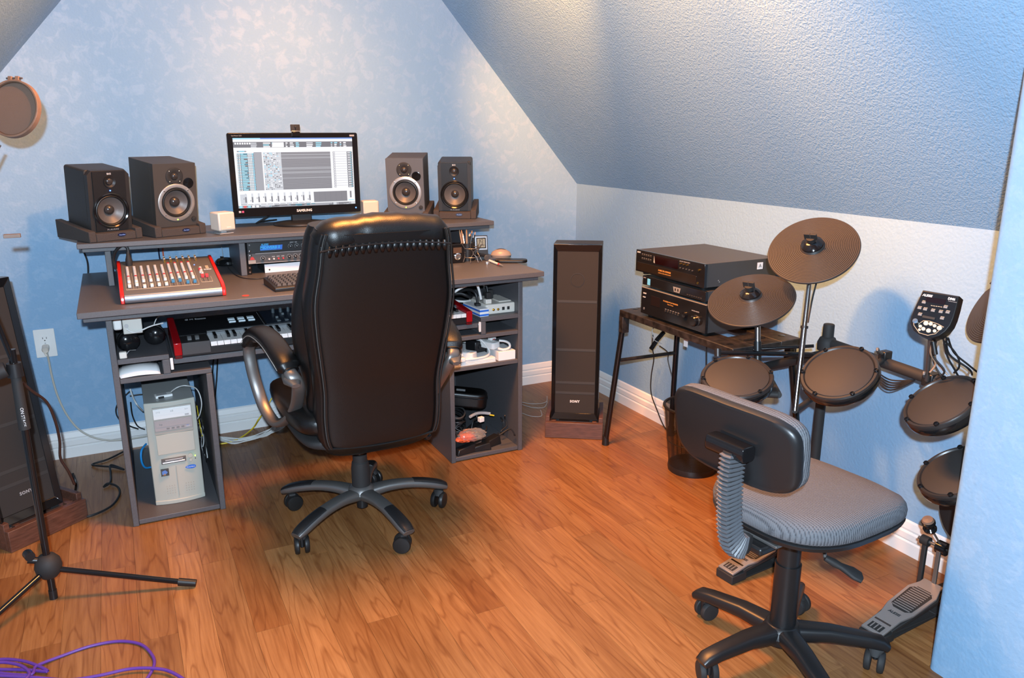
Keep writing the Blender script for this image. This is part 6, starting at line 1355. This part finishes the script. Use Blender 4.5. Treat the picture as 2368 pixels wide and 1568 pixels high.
# pedals
def pedal(label, H, Tt, kick):
    H, Tt = Vector(H), Vector(Tt); d = Tt-H; rz = math.atan2(d.y, d.x); L0 = math.hypot(d.x, d.y); pit = math.atan2(d.z, L0); Lp = d.length
    t = thing('kick_pedal' if kick else 'hi_hat_pedal', label, 'pedal', (H.x, H.y, 0), rz)
    MT_ = TX(0, 0, H.z) @ RY(-pit); MG = mat('satin_pedal_metal', (.33, .31, .30), .42, metal=.55)
    hw = .033; k = Lp
    MB().prism([(-.0, -hw*.95), (k*.30, -hw*.95), (k*.45, -hw*1.25), (k*.80, -hw*1.35), (k*.93, -hw*.95), (k, -hw*.95), (k, hw*.95), (k*.93, hw*.95), (k*.80, hw*1.35), (k*.45, hw*1.25), (k*.30, hw*.95), (0, hw*.95)], 0, .007, 0, MT_).build('footboard', MG, t, .0015)
    MB().prism([(.045, -hw*1.05), (k*.8, -hw*1.45), (k, -hw), (k, hw), (k*.8, hw*1.45), (.045, hw*1.05)], -.012, -.0004, 0, MT_).build('footboard_underside', MBLKM, t, .002)
    BX('heel_block', MBLKM, t, -.006, .06, -hw*1.05, hw*1.05, .0, H.z-.001, .003)
    MB().box(.010, .036, -hw*.6, hw*.6, .0072, .0080, 0, MT_).build('heel_inset', MBLKM, t)
    for q in range(3): MB().box(.012, .034, -hw*.40+q*hw*.35, -hw*.30+q*hw*.35, .0081, .0090, 0, MT_).build('heel_rib', MG, t, smooth=False)
    MB().box(.050, .056, -hw*.75, hw*.75, .0072, .0077, 0, MT_).build('hinge_slot', MBLKG, t, smooth=False)
    MB().prism([(k*.43, -hw*.55), (k*.47, -hw*.95), (k*.78, -hw*1.05), (k*.84, -hw*.6), (k*.84, hw*.6), (k*.78, hw*1.05), (k*.47, hw*.95), (k*.43, hw*.55)], .0072, .0082, 0, MT_).build('grip_inset', MBLKM, t)
    for q in range(12):
        xx = k*.455+q*k*.0325; MB().box(xx, xx+k*.010, -hw*.82, hw*.82, .0083, .0098, 0, MT_).build('grip_rib', MG, t, smooth=False)
    text('brand_label', 'ALESIS', .0125, MBLKG, t, MT_ @ TX(k*.355, 0, .0078) @ RZ(-PI/2), bold=.0002, shear=.2)
    BX('base_plate', MBLKM, t, -.004, L0+.02, -hw*.9, hw*.9, .0005, .006, .001)
    return t, L0, hw
t, L0, hw = pedal('kick drum pedal with grey ribbed footboard by the near wall', P(2014, 1463, 2, .028), P(2160, 1352, 2, .088), True)
for s_ in (-1, 1): BX('upright', MBLKM, t, L0+.008, L0+.022, s_*.052-.007, s_*.052+.007, .0005, .205, .003)
for s_ in (-1, 1): MB().cyl((L0+.015, s_*.052-.012, .205), (L0+.015, s_*.052+.012, .205), .015, n=20).build('bearing', MBLKM, t)
tub('cross_shaft', MGUN, t, (L0+.015, -.07, .205), (L0+.015, .075, .205), .005)
BX('foot_plate', MBLKM, t, L0-.015, L0+.05, -.065, .065, .0005, .008, .002)
MB().cyl((L0+.015, -.014, .205), (L0+.015, .014, .205), .020, n=20).build('cam', MBLKG, t)
MB().box(L0-.006, L0+.002, -.006, .006, .092, .20).build('drive_strap', MGUN, t, .001)
tub('beater_shaft', MGUN, t, (L0+.015, 0, .205), (L0-.045, .012, .285), .003)
hd = Vector((L0-.052, .012, .292)); MB().lathe([(.0001, -.018), (.018, -.018), (.019, -.012), (.012, -.006), (.012, .004), (.019, .010), (.019, .016), (.012, .019), (.0001, .020)], 24, 0, Matrix.Translation(hd) @ RY(-.5)).build('beater_head', MBLKG, t)
MB().lathe([(.0001, .0), (.017, 0), (.014, .006), (.0001, .008)], 22, 0, Matrix.Translation(hd) @ RY(-.5) @ TX(0, 0, .0205)).build('felt_cap', MHOOP, t)
tub('base_rod', MBLKM, t, (.05, -.02, .012), (L0, -.035, .012), .003)
tub('spring_rod', MCHR, t, (L0+.015, -.075, .06), (L0+.015, -.075, .19), .006)
t, L0, hw = pedal('hi-hat pedal on the floor under the rear of the task chair', P(1678, 1322, 2, .030), P(1790, 1250, 2, .075), False)
BX('sensor_block', MBLKM, t, L0-.01, L0+.04, -.04, .04, .0005, .07, .004)
# kick tower behind the near wall
kc = T(2222, 1185, 2.34); t = thing('kick_drum_pad', 'black upright kick pad mostly hidden by the near wall', 'drum pad', (kc.x, kc.y, 0))
tub('tower_post', MBLKM, t, (0, 0, .01), (0, 0, .30), .016); kn = Vector((-.75, .3, 0)).normalized()
Mk = TX(0, 0, kc.z) @ kn.to_track_quat('Z', 'Y').to_matrix().to_4x4()
MB().lathe([(.0001, -.03), (.080, -.03), (.092, -.018), (.092, .008), (.085, .012), (.0001, .012)], 40, 0, Mk).build('kick_surface', MBLKM, t)
BX('tower_foot', MBLKM, t, -.06, .06, -.05, .05, .0005, .02, .003)
